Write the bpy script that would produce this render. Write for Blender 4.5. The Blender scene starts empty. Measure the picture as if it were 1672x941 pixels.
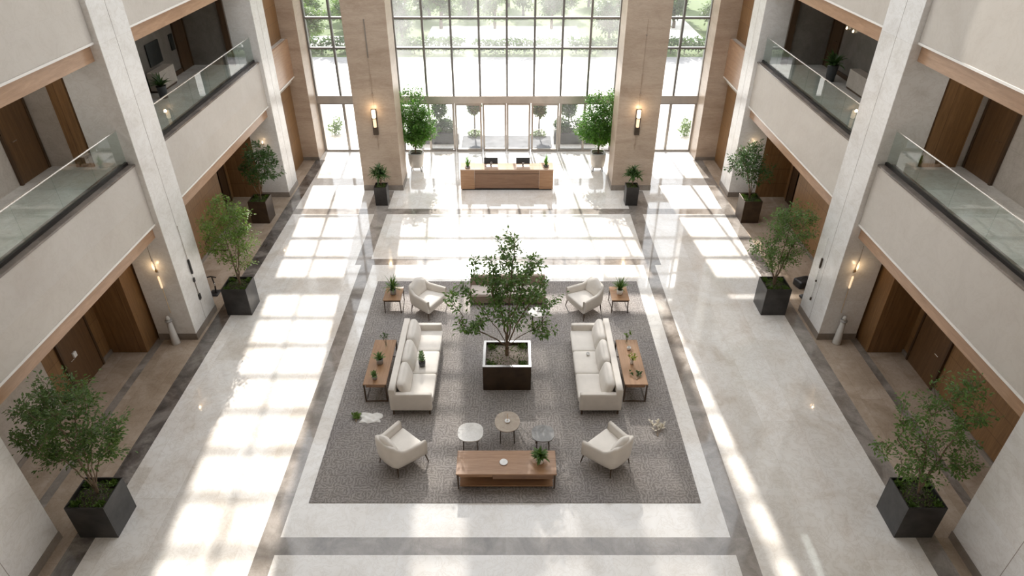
import bpy, math, random
import numpy as np
from mathutils import Vector, Matrix, Euler

C = bpy.context.scene.collection
PI = math.pi
R = math.radians

# ------------------------------------------------------------------ camera, sky, sun, exposure
cam_d = bpy.data.cameras.new('camera')
cam = bpy.data.objects.new('camera', cam_d)
C.objects.link(cam)
cam.location = (0.138, 0.0, 12.0)
cam.rotation_euler = (R(90 - 33.536), 0, 0)
cam_d.sensor_fit = 'HORIZONTAL'
cam_d.sensor_width = 36.0
cam_d.lens = 1072.0 / 1672.0 * 36.0
cam_d.clip_end = 400
bpy.context.scene.camera = cam

world = bpy.data.worlds.new('sky')
bpy.context.scene.world = world
world.use_nodes = True
wn = world.node_tree
bg = wn.nodes['Background']
bg.inputs['Color'].default_value = (0.93, 0.965, 1.0, 1)
bg.inputs['Strength'].default_value = 2.3

sun_d = bpy.data.lights.new('sun', 'SUN')
sun_d.energy = 11.0
sun_d.angle = R(0.7)
sun_d.color = (1.0, 0.955, 0.89)
sun = bpy.data.objects.new('sun', sun_d)
C.objects.link(sun)
sun.location = (0, 60, 60)
sun.rotation_euler = Vector((0.082, -1.0, -0.70)).to_track_quat('-Z', 'Y').to_euler()

vs = bpy.context.scene.view_settings
vs.view_transform = 'Standard'
vs.look = 'None'
vs.exposure = 0.0
vs.gamma = 1.0
vs.use_curve_mapping = False
cy = bpy.context.scene.cycles
cy.use_denoising = True
cy.max_bounces = 9
cy.diffuse_bounces = 5
cy.glossy_bounces = 4
cy.transparent_max_bounces = 24
cy.caustics_reflective = False
cy.caustics_refractive = False
cy.sample_clamp_indirect = 8.0

# ------------------------------------------------------------------ materials
MATS = {}
def mat(name):
    m = bpy.data.materials.new(name)
    m.use_nodes = True
    nt = m.node_tree
    b = nt.nodes['Principled BSDF']
    MATS[name] = m
    return m, nt, b
def N(nt, t, **kw):
    n = nt.nodes.new(t)
    for k, v in kw.items():
        if k.startswith('i_'):
            n.inputs[k[2:].replace('_', ' ')].default_value = v
        else:
            setattr(n, k, v)
    return n
def L(nt, a, b): nt.links.new(a, b)
def ramp(nt, src, stops):
    r = N(nt, 'ShaderNodeValToRGB')
    el = r.color_ramp.elements
    while len(el) < len(stops): el.new(0.5)
    for e, (p, c) in zip(el, stops):
        e.position = p
        e.color = (c[0], c[1], c[2], 1)
    L(nt, src, r.inputs['Fac'])
    return r.outputs['Color']
def mixc(nt, fac, a, b, mode='MIX'):
    m = N(nt, 'ShaderNodeMix', data_type='RGBA', blend_type=mode)
    if isinstance(fac, (int, float)): m.inputs[0].default_value = fac
    else: L(nt, fac, m.inputs[0])
    for i, s in ((6, a), (7, b)):
        if isinstance(s, tuple): m.inputs[i].default_value = (s[0], s[1], s[2], 1)
        else: L(nt, s, m.inputs[i])
    return m.outputs[2]
def coords(nt, scale=(1, 1, 1), rot=(0, 0, 0), loc=(0, 0, 0)):
    t = N(nt, 'ShaderNodeTexCoord')
    mp = N(nt, 'ShaderNodeMapping')
    mp.inputs['Scale'].default_value = scale
    mp.inputs['Rotation'].default_value = rot
    mp.inputs['Location'].default_value = loc
    L(nt, t.outputs['Object'], mp.inputs['Vector'])
    return mp.outputs['Vector']
def noise(nt, vec, scale, detail=5, rough=0.55, dist=0.0):
    n = N(nt, 'ShaderNodeTexNoise')
    n.inputs['Scale'].default_value = scale
    n.inputs['Detail'].default_value = detail
    n.inputs['Roughness'].default_value = rough
    n.inputs['Distortion'].default_value = dist
    L(nt, vec, n.inputs['Vector'])
    return n.outputs['Fac']
def bump(nt, b, h, strength=0.2, dist=0.01):
    bp = N(nt, 'ShaderNodeBump')
    bp.inputs['Strength'].default_value = strength
    bp.inputs['Distance'].default_value = dist
    L(nt, h, bp.inputs['Height'])
    L(nt, bp.outputs['Normal'], b.inputs['Normal'])

def stone(name, c1, c2, c3, rough=0.35, tile=None, vein_rot=(0, 0, 0), vein_scale=(1, 1, 1), joint=(0.5, 0.45, 0.4), jw=0.004, tilevar=0.06, spec=0.5, nscale=1.0, veins=0.55, coat=0.0):
    """tile = (width, height, rotation)"""
    m, nt, b = mat(name)
    v = coords(nt, vein_scale, vein_rot)
    n1 = noise(nt, v, 0.9 * nscale, 8, 0.62, 0.6)
    col = ramp(nt, n1, [(0.30, c3), (0.47, c2), (0.60, c1), (0.75, c2)])
    n2 = noise(nt, v, 3.2 * nscale, 6, 0.7, 1.2)
    vein = ramp(nt, n2, [(0.455, (1, 1, 1)), (0.50, (0.78, 0.75, 0.71)), (0.54, (1, 1, 1))])
    col = mixc(nt, veins, col, vein, 'MULTIPLY')
    if tile:
        tv = coords(nt, (1, 1, 1), tile[2])
        br = N(nt, 'ShaderNodeTexBrick')
        br.offset = 0.37
        br.inputs['Scale'].default_value = 1.0
        br.inputs['Mortar Size'].default_value = jw
        br.inputs['Mortar Smooth'].default_value = 0.1
        br.inputs['Brick Width'].default_value = tile[0]
        br.inputs['Row Height'].default_value = tile[1]
        d = 1.0 - tilevar
        br.inputs['Color1'].default_value = (1, 1, 1, 1)
        br.inputs['Color2'].default_value = (d, d * 0.985, d * 0.96, 1)
        br.inputs['Mortar'].default_value = joint + (1,)
        L(nt, tv, br.inputs['Vector'])
        col = mixc(nt, 1.0, col, br.outputs['Color'], 'MULTIPLY')
    L(nt, col, b.inputs['Base Color'])
    b.inputs['Roughness'].default_value = rough
    b.inputs['Specular IOR Level'].default_value = spec
    if coat:
        b.inputs['Coat Weight'].default_value = coat
        b.inputs['Coat Roughness'].default_value = 0.03
        b.inputs['Coat IOR'].default_value = 1.6
    return m

XY = (0, 0, PI / 2)          # long tiles along the room's depth
stone('floor_cream', (0.87, 0.85, 0.825), (0.82, 0.785, 0.745), (0.70, 0.64, 0.575), 0.075, (2.4, 0.92, XY), joint=(0.80, 0.77, 0.73), tilevar=0.13, spec=0.6, coat=0.7)
stone('floor_white', (0.82, 0.80, 0.775), (0.78, 0.755, 0.725), (0.70, 0.66, 0.61), 0.10, (2.2, 1.1, (0, 0, 0)), joint=(0.9, 0.88, 0.85), tilevar=0.03, spec=0.6, coat=0.6)
stone('floor_grey', (0.38, 0.345, 0.315), (0.27, 0.24, 0.215), (0.155, 0.135, 0.118), 0.08, (1.8, 0.9, XY), joint=(0.75, 0.75, 0.75), tilevar=0.2, nscale=1.4, coat=0.6)
stone('floor_black', (0.27, 0.245, 0.225), (0.14, 0.125, 0.115), (0.045, 0.04, 0.037), 0.08, (1.8, 0.9, XY), joint=(0.8, 0.8, 0.8), tilevar=0.2, nscale=1.4, coat=0.6)
stone('floor_tan', (0.50, 0.41, 0.33), (0.42, 0.335, 0.26), (0.32, 0.245, 0.18), 0.2, (1.6, 0.55, XY), joint=(0.75, 0.72, 0.7), tilevar=0.14)
stone('floor_upper_stone', (0.60, 0.58, 0.55), (0.54, 0.52, 0.49), (0.46, 0.44, 0.41), 0.08, (1.6, 0.8, XY), joint=(0.8, 0.8, 0.8), tilevar=0.06)
stone('column_stone', (0.80, 0.795, 0.79), (0.76, 0.75, 0.74), (0.67, 0.65, 0.63), 0.25, (40, 1.4, (PI / 2, 0, 0)), (0, 0.35, 0.5), (0.8, 0.8, 1.15), joint=(0.82, 0.79, 0.76), jw=0.003, tilevar=0.04, veins=0.42)
stone('pillar_stone', (0.50, 0.405, 0.325), (0.45, 0.355, 0.28), (0.375, 0.285, 0.215), 0.35, (40, 1.45, (PI / 2, 0, 0)), (0, 0.1, 0.1), (0.5, 0.5, 2.0), joint=(0.82, 0.78, 0.74), jw=0.003, tilevar=0.05)
stone('parapet_stone', (0.56, 0.525, 0.485), (0.535, 0.50, 0.46), (0.50, 0.46, 0.42), 0.42, (2.3, 0.86, (PI / 2, 0, PI / 2)), (0, 0.0, 0.3), (0.7, 0.7, 0.7), joint=(0.9, 0.88, 0.86), jw=0.002, tilevar=0.02, veins=0.22)
stone('base_stone', (0.30, 0.26, 0.225), (0.24, 0.205, 0.175), (0.18, 0.15, 0.125), 0.3)
stone('coping_stone', (0.21, 0.175, 0.15), (0.15, 0.125, 0.11), (0.10, 0.085, 0.075), 0.15)
stone('inner_stone', (0.50, 0.45, 0.40), (0.45, 0.40, 0.35), (0.39, 0.34, 0.29), 0.35, (3.2, 1.2, (PI / 2, 0, PI / 2)), joint=(0.8, 0.78, 0.75), jw=0.003, tilevar=0.04)
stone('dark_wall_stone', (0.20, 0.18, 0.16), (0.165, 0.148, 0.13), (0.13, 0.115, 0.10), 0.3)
stone('outdoor_paving', (0.86, 0.85, 0.83), (0.80, 0.79, 0.77), (0.74, 0.73, 0.71), 0.7, (1.6, 1.6, (0, 0, 0)), joint=(0.85, 0.85, 0.85), tilevar=0.05, spec=0.1)
stone('ground_shade', (0.22, 0.225, 0.235), (0.18, 0.185, 0.195), (0.14, 0.145, 0.15), 0.9, nscale=3, spec=0.05)  # dark tone stands in for the shade outside the doors
stone('asphalt', (0.34, 0.34, 0.35), (0.30, 0.30, 0.31), (0.26, 0.26, 0.27), 0.95, spec=0.1)
stone('lawn', (0.11, 0.165, 0.045), (0.08, 0.125, 0.037), (0.13, 0.165, 0.07), 0.9, nscale=1.5)
stone('white_marble', (0.82, 0.80, 0.77), (0.76, 0.74, 0.71), (0.66, 0.63, 0.60), 0.12, nscale=4)
stone('taupe_marble', (0.50, 0.43, 0.36), (0.44, 0.37, 0.31), (0.38, 0.32, 0.26), 0.18, nscale=4)
stone('grey_marble', (0.30, 0.295, 0.29), (0.26, 0.255, 0.25), (0.21, 0.205, 0.20), 0.22, nscale=4)

def wood(name, ca, cb, rough=0.35, grain=(14, 14, 0.9), plank=None):
    m, nt, b = mat(name)
    v = coords(nt, grain)
    n1 = noise(nt, v, 1.2, 8, 0.65, 0.7)
    col = ramp(nt, n1, [(0.33, cb), (0.67, ca)])
    n2 = noise(nt, coords(nt, tuple(g * 5 for g in grain)), 1.0, 4, 0.6)
    col = mixc(nt, 0.35, col, ramp(nt, n2, [(0.35, (0.72, 0.70, 0.68)), (0.6, (1, 1, 1))]), 'MULTIPLY')
    if plank:
        br = N(nt, 'ShaderNodeTexBrick')
        br.offset = 0.0
        br.inputs['Scale'].default_value = 1.0
        br.inputs['Mortar Size'].default_value = 0.005
        br.inputs['Brick Width'].default_value = plank[0]
        br.inputs['Row Height'].default_value = plank[1]
        br.inputs['Color1'].default_value = (1, 1, 1, 1)
        br.inputs['Color2'].default_value = (0.84, 0.82, 0.80, 1)
        br.inputs['Mortar'].default_value = (0.35, 0.3, 0.25, 1)
        L(nt, coords(nt, (1, 1, 1), plank[2]), br.inputs['Vector'])
        col = mixc(nt, 1.0, col, br.outputs['Color'], 'MULTIPLY')
    L(nt, col, b.inputs['Base Color'])
    b.inputs['Roughness'].default_value = rough
    return m
wood('wood_panel', (0.30, 0.165, 0.068), (0.19, 0.098, 0.038), 0.4, plank=(0.62, 30.0, (PI / 2, 0, PI / 2)))
wood('wood_panel_x', (0.29, 0.155, 0.062), (0.185, 0.095, 0.036), 0.4, plank=(0.62, 30.0, (PI / 2, 0, 0)))
wood('wood_door', (0.15, 0.078, 0.032), (0.09, 0.045, 0.018), 0.4)
wood('wood_dark', (0.085, 0.045, 0.02), (0.05, 0.026, 0.012), 0.4)
wood('wood_fascia', (0.47, 0.295, 0.185), (0.36, 0.215, 0.13), 0.28, (9, 0.9, 9))
wood('wood_table', (0.42, 0.245, 0.135), (0.31, 0.165, 0.085), 0.28, (1.2, 16, 16))
wood('wood_console', (0.40, 0.235, 0.13), (0.29, 0.16, 0.083), 0.3, (16, 1.2, 16))
wood('wood_desk', (0.29, 0.165, 0.098), (0.205, 0.112, 0.064), 0.32, (1.2, 16, 16))
wood('wood_desk_top', (0.55, 0.40, 0.30), (0.45, 0.31, 0.22), 0.1, (1.2, 16, 16))
wood('wood_leg', (0.10, 0.062, 0.036), (0.065, 0.04, 0.022), 0.35, (18, 18, 1))

def plain(name, col, rough=0.5, metal=0.0, spec=0.5, var=0.0, vscale=8):
    m, nt, b = mat(name)
    if var:
        n = noise(nt, coords(nt), vscale, 5, 0.6)
        lo = tuple(c * (1 - var) for c in col)
        hi = tuple(min(1, c * (1 + var)) for c in col)
        L(nt, ramp(nt, n, [(0.3, lo), (0.7, hi)]), b.inputs['Base Color'])
    else:
        b.inputs['Base Color'].default_value = col + (1,)
    b.inputs['Roughness'].default_value = rough
    b.inputs['Metallic'].default_value = metal
    b.inputs['Specular IOR Level'].default_value = spec
    return m
plain('frame_metal', (0.22, 0.215, 0.21), 0.35, 0.7, var=0.1)
plain('bronze_band', (0.46, 0.42, 0.385), 0.3, 0.6, var=0.12, vscale=2)
plain('door_metal', (0.36, 0.33, 0.30), 0.3, 0.7, var=0.08)
plain('seam', (0.36, 0.27, 0.20), 0.6)
plain('chrome', (0.75, 0.75, 0.75), 0.15, 1.0)
plain('handrail_metal', (0.80, 0.79, 0.77), 0.25, 0.9)
plain('planter_metal', (0.058, 0.055, 0.053), 0.36, 0.55, var=0.3, vscale=3)
plain('planter_bronze', (0.060, 0.038, 0.022), 0.38, 0.4, var=0.3, vscale=3)
plain('planter_rim', (0.48, 0.49, 0.51), 0.3, 0.4)
plain('pot_silver', (0.50, 0.47, 0.43), 0.33, 0.3, var=0.1, vscale=5)
plain('white_paint', (0.56, 0.54, 0.51), 0.45)
plain('trim_white', (0.80, 0.77, 0.73), 0.4)
plain('black_metal', (0.025, 0.022, 0.02), 0.35, 0.3)
plain('dark_bronze', (0.075, 0.055, 0.04), 0.35, 0.6)
plain('brass', (0.60, 0.42, 0.22), 0.3, 0.9)
plain('screen_black', (0.012, 0.013, 0.016), 0.25)
plain('ceramic_white', (0.82, 0.81, 0.79), 0.2)
plain('ceramic_grey', (0.30, 0.29, 0.28), 0.3)
plain('ceramic_dark', (0.05, 0.052, 0.056), 0.3)
plain('soil', (0.055, 0.042, 0.030), 0.95, var=0.5, vscale=30)
plain('gravel_mulch', (0.30, 0.25, 0.215), 0.95, var=0.6, vscale=45)
plain('bark', (0.165, 0.115, 0.075), 0.85, var=0.35, vscale=22)
plain('bark_dark', (0.10, 0.07, 0.045), 0.85, var=0.35, vscale=22)
plain('paper_white', (0.86, 0.84, 0.80), 0.7)
plain('petal', (0.72, 0.66, 0.55), 0.7)
plain('dry_stem', (0.24, 0.18, 0.12), 0.8)
plain('bag_black', (0.02, 0.02, 0.021), 0.5, var=0.3)
plain('art_black', (0.012, 0.014, 0.013), 0.3, var=0.6, vscale=4)
plain('settee_tan', (0.27, 0.21, 0.16), 0.8, var=0.1, vscale=40)
plain('settee_seat', (0.60, 0.53, 0.48), 0.8, var=0.05, vscale=40)
plain('soffit_paint', (0.50, 0.45, 0.39), 0.7)

def fabric(name, col, scale=220, strength=0.12, var=0.04):
    m, nt, b = mat(name)
    v = coords(nt)
    n = noise(nt, v, scale, 2, 0.5)
    n2 = noise(nt, v, 5, 4, 0.5)
    lo = tuple(c * (1 - var * 2) for c in col)
    c = ramp(nt, n2, [(0.3, lo), (0.7, col)])
    L(nt, c, b.inputs['Base Color'])
    b.inputs['Roughness'].default_value = 0.85
    b.inputs['Specular IOR Level'].default_value = 0.2
    b.inputs['Sheen Weight'].default_value = 0.15
    bump(nt, b, n, strength, 0.003)
    return m
fabric('fabric_cream', (0.78, 0.73, 0.67))
fabric('fabric_cushion', (0.80, 0.755, 0.70))
fabric('fabric_chair', (0.74, 0.69, 0.63))

# rug: broken, maze-like loop pile
m, nt, b = mat('rug_pile')
v = coords(nt)
def waves(rot, sc, dist):
    w = N(nt, 'ShaderNodeTexWave', wave_type='BANDS', bands_direction='X')
    w.inputs['Scale'].default_value = sc
    w.inputs['Distortion'].default_value = dist
    w.inputs['Detail'].default_value = 3
    w.inputs['Detail Scale'].default_value = 2.4
    L(nt, coords(nt, (1, 1, 1), (0, 0, rot)), w.inputs['Vector'])
    return w.outputs['Fac']
wa, wb = waves(0.0, 4.2, 8.0), waves(PI / 2, 4.2, 8.0)
sel = N(nt, 'ShaderNodeMath', operation='GREATER_THAN')
L(nt, noise(nt, v, 5.0, 2, 0.5), sel.inputs[0]); sel.inputs[1].default_value = 0.5
mx = N(nt, 'ShaderNodeMix', data_type='FLOAT')
L(nt, sel.outputs[0], mx.inputs[0]); L(nt, wa, mx.inputs[2]); L(nt, wb, mx.inputs[3])
fine = noise(nt, v, 70, 3, 0.6)
ad = N(nt, 'ShaderNodeMath', operation='ADD')
L(nt, mx.outputs[0], ad.inputs[0]); L(nt, fine, ad.inputs[1])
hv = N(nt, 'ShaderNodeMath', operation='MULTIPLY'); L(nt, ad.outputs[0], hv.inputs[0]); hv.inputs[1].default_value = 0.5
col = ramp(nt, hv.outputs[0], [(0.20, (0.215, 0.198, 0.187)), (0.52, (0.30, 0.28, 0.266)), (0.80, (0.385, 0.362, 0.345))])
big = noise(nt, v, 0.8, 3, 0.5)
col = mixc(nt, 1.0, col, ramp(nt, big, [(0.3, (0.86, 0.85, 0.86)), (0.7, (1.05, 1.03, 1.0))]), 'MULTIPLY')
L(nt, col, b.inputs['Base Color'])
b.inputs['Roughness'].default_value = 0.95
b.inputs['Specular IOR Level'].default_value = 0.1
bump(nt, b, hv.outputs[0], 0.5, 0.01)

def glass(name, tint=(1, 1, 1), dust=0.0, gl=1.0):
    m, nt, b = mat(name)
    nt.nodes.remove(b)
    out = nt.nodes['Material Output']
    tr = N(nt, 'ShaderNodeBsdfTransparent'); tr.inputs['Color'].default_value = tint + (1,)
    g = N(nt, 'ShaderNodeBsdfGlossy'); g.inputs['Roughness'].default_value = 0.01
    g.inputs['Color'].default_value = (gl, gl, gl, 1)
    fr = N(nt, 'ShaderNodeFresnel'); fr.inputs['IOR'].default_value = 1.5
    ms = N(nt, 'ShaderNodeMixShader')
    geo = N(nt, 'ShaderNodeNewGeometry')          # reflect once, at the outer face of the pane
    inv = N(nt, 'ShaderNodeMath', operation='SUBTRACT'); inv.inputs[0].default_value = 1.0
    L(nt, geo.outputs['Backfacing'], inv.inputs[1])
    mu = N(nt, 'ShaderNodeMath', operation='MULTIPLY')
    L(nt, fr.outputs[0], mu.inputs[0]); L(nt, inv.outputs[0], mu.inputs[1])
    L(nt, mu.outputs[0], ms.inputs[0]); L(nt, tr.outputs[0], ms.inputs[1]); L(nt, g.outputs[0], ms.inputs[2])
    res = ms.outputs[0]
    if dust:  # puts sun glare into the pane as a translucent white veil
        tl = N(nt, 'ShaderNodeBsdfTranslucent'); tl.inputs['Color'].default_value = (0.95, 0.95, 0.94, 1)
        m2 = N(nt, 'ShaderNodeMixShader')
        nz = noise(nt, coords(nt), 0.35, 4, 0.6)
        mp = N(nt, 'ShaderNodeMapRange')
        mp.inputs[1].default_value = 0.35; mp.inputs[2].default_value = 0.7
        mp.inputs[3].default_value = dust * 0.5; mp.inputs[4].default_value = dust * 1.5
        L(nt, nz, mp.inputs[0]); L(nt, mp.outputs[0], m2.inputs[0])
        L(nt, res, m2.inputs[1]); L(nt, tl.outputs[0], m2.inputs[2])
        res = m2.outputs[0]
    L(nt, res, out.inputs['Surface'])
    return m
glass('glass_hazy', dust=0.14)
glass('glass_clear', dust=0.03)
glass('glass_rail', tint=(0.86, 0.91, 0.895))
glass('glass_vase', tint=(0.93, 0.96, 0.95))
def sun_screen(name, k):  # partly see-through sheet, added to dim the sun
    m, nt, b = mat(name)
    nt.nodes.remove(b)
    out = nt.nodes['Material Output']
    tr = N(nt, 'ShaderNodeBsdfTransparent')
    tl = N(nt, 'ShaderNodeBsdfTranslucent'); tl.inputs['Color'].default_value = (0.85, 0.83, 0.80, 1)
    ms = N(nt, 'ShaderNodeMixShader'); ms.inputs[0].default_value = 1 - k
    L(nt, tr.outputs[0], ms.inputs[1]); L(nt, tl.outputs[0], ms.inputs[2])
    L(nt, ms.outputs[0], out.inputs['Surface'])
for _i, _k in enumerate((0.10, 0.22, 0.45, 0.6)): sun_screen('sun_screen_mesh_%d' % _i, _k)

def leaf(name, ca, cb, trans=0.35, rough=0.45):
    m, nt, b = mat(name)
    n = noise(nt, coords(nt), 5.0, 3, 0.6)
    n2 = noise(nt, coords(nt), 40.0, 1, 0.5)
    ad = N(nt, 'ShaderNodeMath', operation='ADD')
    L(nt, n, ad.inputs[0]); L(nt, n2, ad.inputs[1])
    hf = N(nt, 'ShaderNodeMath', operation='MULTIPLY'); L(nt, ad.outputs[0], hf.inputs[0]); hf.inputs[1].default_value = 0.5
    col = ramp(nt, hf.outputs[0], [(0.36, ca), (0.64, cb)])
    L(nt, col, b.inputs['Base Color'])
    b.inputs['Roughness'].default_value = rough
    tl = N(nt, 'ShaderNodeBsdfTranslucent')
    L(nt, mixc(nt, 1.0, col, (1.4, 1.5, 0.7), 'MULTIPLY'), tl.inputs['Color'])
    ms = N(nt, 'ShaderNodeMixShader'); ms.inputs[0].default_value = trans
    L(nt, b.outputs[0], ms.inputs[1]); L(nt, tl.outputs[0], ms.inputs[2])
    L(nt, ms.outputs[0], nt.nodes['Material Output'].inputs['Surface'])
    return m
leaf('leaf_olive', (0.045, 0.085, 0.028), (0.13, 0.20, 0.065))
leaf('leaf_bright', (0.07, 0.13, 0.025), (0.20, 0.30, 0.07))
leaf('leaf_mid', (0.05, 0.105, 0.028), (0.15, 0.245, 0.068))
leaf('leaf_dark', (0.025, 0.065, 0.02), (0.08, 0.15, 0.045))
leaf('leaf_ficus', (0.045, 0.13, 0.025), (0.15, 0.30, 0.065), 0.4)
leaf('leaf_succulent', (0.10, 0.20, 0.08), (0.26, 0.36, 0.18), 0.25)
leaf('leaf_outdoor', (0.055, 0.115, 0.027), (0.15, 0.23, 0.06), 0.35)
leaf('leaf_outdoor_dark', (0.028, 0.068, 0.02), (0.085, 0.15, 0.048), 0.35)
leaf('moss', (0.05, 0.10, 0.02), (0.16, 0.25, 0.045), 0.2)
leaf('leaf_yellow', (0.20, 0.26, 0.04), (0.42, 0.42, 0.08), 0.3)

def glow(name, col, s):
    m, nt, b = mat(name)
    b.inputs['Base Color'].default_value = col + (1,)
    b.inputs['Emission Color'].default_value = col + (1,)
    b.inputs['Emission Strength'].default_value = s
glow('lamp_glow', (1.0, 0.80, 0.55), 2.2)
glow('fill_glow', (1.0, 0.97, 0.92), 3.4)  # glow of the panels added to lift the gallery floors
glow('lamp_glow_soft', (1.0, 0.74, 0.48), 0.8)

# ------------------------------------------------------------------ mesh helpers
class MB:
    def __init__(s): s.v = []; s.f = []; s.mi = []
    def face(s, idx, mi=0): s.f.append(tuple(idx)); s.mi.append(mi)
    def add(s, pts): n = len(s.v); s.v.extend([tuple(p) for p in pts]); return n
    def quad(s, a, b, c, d, mi=0):
        n = s.add([a, b, c, d]); s.face((n, n + 1, n + 2, n + 3), mi)
    def box(s, x0, x1, y0, y1, z0, z1, mi=0):
        if x0 > x1: x0, x1 = x1, x0
        if y0 > y1: y0, y1 = y1, y0
        n = s.add([(x0, y0, z0), (x1, y0, z0), (x1, y1, z0), (x0, y1, z0), (x0, y0, z1), (x1, y0, z1), (x1, y1, z1), (x0, y1, z1)])
        for q in ((0, 3, 2, 1), (4, 5, 6, 7), (0, 1, 5, 4), (1, 2, 6, 5), (2, 3, 7, 6), (3, 0, 4, 7)):
            s.face([n + i for i in q], mi)
        return s
    def lathe(s, prof, cx=0, cy=0, n=20, mi=0, cap0=True, cap1=True):
        base = len(s.v)
        for r, z in prof:
            for i in range(n):
                a = 2 * PI * i / n
                s.v.append((cx + r * math.cos(a), cy + r * math.sin(a), z))
        for k in range(len(prof) - 1):
            for i in range(n):
                a = base + k * n + i; b_ = base + k * n + (i + 1) % n
                s.face((a, b_, b_ + n, a + n), mi)
        if cap0: s.face([base + i for i in range(n)][::-1], mi)
        if cap1: s.face([base + (len(prof) - 1) * n + i for i in range(n)], mi)
        return s
    def tube(s, pts, rs, n=6, mi=0, cap=True):
        pts = [Vector(p) for p in pts]
        if not hasattr(rs, '__len__'): rs = [rs] * len(pts)
        base = len(s.v)
        up = Vector((0.31, 0.17, 0.93))
        for k, p in enumerate(pts):
            a = pts[max(k - 1, 0)]; b_ = pts[min(k + 1, len(pts) - 1)]
            d = (b_ - a).normalized()
            u = d.cross(up)
            if u.length < 1e-3: u = d.cross(Vector((1, 0, 0)))
            u.normalize(); w = d.cross(u)
            for i in range(n):
                t = 2 * PI * i / n
                s.v.append(tuple(p + (u * math.cos(t) + w * math.sin(t)) * rs[k]))
        for k in range(len(pts) - 1):
            for i in range(n):
                a = base + k * n + i; b_ = base + k * n + (i + 1) % n
                s.face((a, a + n, b_ + n, b_), mi)
        if cap:
            s.face([base + i for i in range(n)], mi)
            s.face([base + (len(pts) - 1) * n + i for i in range(n)][::-1], mi)
        return s
    def cushion(s, cx, cy, cz, sx, sy, sz, r=0.05, bulge=(0, 0, 0), n=9, rot=None, mi=0, taper=0.0):
        """rounded box with optional puffed faces; sizes are full sizes"""
        h = (sx / 2, sy / 2, sz / 2)
        r = min(r, *h)
        idx = {}
        rotm = rot.to_matrix() if rot else None
        def lin(i):
            t = i / n * 2 - 1
            return math.copysign(abs(t) ** 0.75, t)
        def vert(i, j, k):
            key = (i, j, k)
            if key in idx: return idx[key]
            t = (lin(i), lin(j), lin(k))
            p = [t[a] * h[a] for a in range(3)]
            inner = [max(-(h[a] - r), min(h[a] - r, p[a])) for a in range(3)]
            d = Vector([p[a] - inner[a] for a in range(3)])
            if d.length > 1e-9: d = d.normalized() * r
            q = [inner[a] + d[a] for a in range(3)]
            fx, fy, fz = 1 - t[0] ** 2, 1 - t[1] ** 2, 1 - t[2] ** 2
            q[0] *= 1 + bulge[0] * fy * fz
            q[1] *= 1 + bulge[1] * fx * fz
            q[2] *= 1 + bulge[2] * fx * fy
            if taper: q[1] *= 1 + taper * t[0]
            q = Vector(q)
            if rotm: q = rotm @ q
            s.v.append((cx + q.x, cy + q.y, cz + q.z))
            idx[key] = len(s.v) - 1
            return idx[key]
        for a in range(n):
            for b_ in range(n):
                s.face((vert(a, b_, 0), vert(a, b_ + 1, 0), vert(a + 1, b_ + 1, 0), vert(a + 1, b_, 0)), mi)
                s.face((vert(a, b_, n), vert(a + 1, b_, n), vert(a + 1, b_ + 1, n), vert(a, b_ + 1, n)), mi)
                s.face((vert(a, 0, b_), vert(a + 1, 0, b_), vert(a + 1, 0, b_ + 1), vert(a, 0, b_ + 1)), mi)
                s.face((vert(a, n, b_), vert(a, n, b_ + 1), vert(a + 1, n, b_ + 1), vert(a + 1, n, b_)), mi)
                s.face((vert(0, a, b_), vert(0, a, b_ + 1), vert(0, a + 1, b_ + 1), vert(0, a + 1, b_)), mi)
                s.face((vert(n, a, b_), vert(n, a + 1, b_), vert(n, a + 1, b_ + 1), vert(n, a, b_ + 1)), mi)
        return s
    def build(s, name, mats, parent=None, smooth=False, bevel=0.0, loc=None, rotz=0):
        me = bpy.data.meshes.new(name)
        me.from_pydata(s.v, [], s.f)
        ms = mats if isinstance(mats, (list, tuple)) else [mats]
        for k in ms: me.materials.append(MATS[k])
        if len(ms) > 1: me.polygons.foreach_set('material_index', s.mi)
        if smooth: me.polygons.foreach_set('use_smooth', [True] * len(me.polygons))
        me.update()
        o = bpy.data.objects.new(name, me)
        C.objects.link(o)
        if parent: o.parent = parent
        if loc: o.location = loc
        if rotz: o.rotation_euler = (0, 0, rotz)
        if bevel:
            md = o.modifiers.new('bevel', 'BEVEL'); md.width = bevel; md.segments = 2; md.limit_method = 'ANGLE'
        return o

def thing(name, label, cat, loc=(0, 0, 0), rotz=0, group=None):
    o = bpy.data.objects.new(name, None)
    C.objects.link(o)
    o.empty_display_size = 0.2
    o.location = loc; o.rotation_euler = (0, 0, rotz)
    o['label'] = label; o['category'] = cat
    if group: o['group'] = group
    return o
def tag(o, label, cat, group=None, kind=None):
    o['label'] = label; o['category'] = cat
    if group: o['group'] = group
    if kind: o['kind'] = kind
    return o
def struct(o, label=None, cat=None):
    o['kind'] = 'structure'
    if label: o['label'] = label; o['category'] = cat
    return o
def dup(root, loc, rotz, label, group=None, flip=False):
    r = root.copy(); C.objects.link(r)
    r.location = loc; r.rotation_euler = (0, 0, rotz)
    r['label'] = label
    if group: r['group'] = group
    for ch in list(root.children):
        c = ch.copy(); C.objects.link(c); c.parent = r
        for g in ch.children:
            d = g.copy(); C.objects.link(d); d.parent = c
    return r

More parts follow.
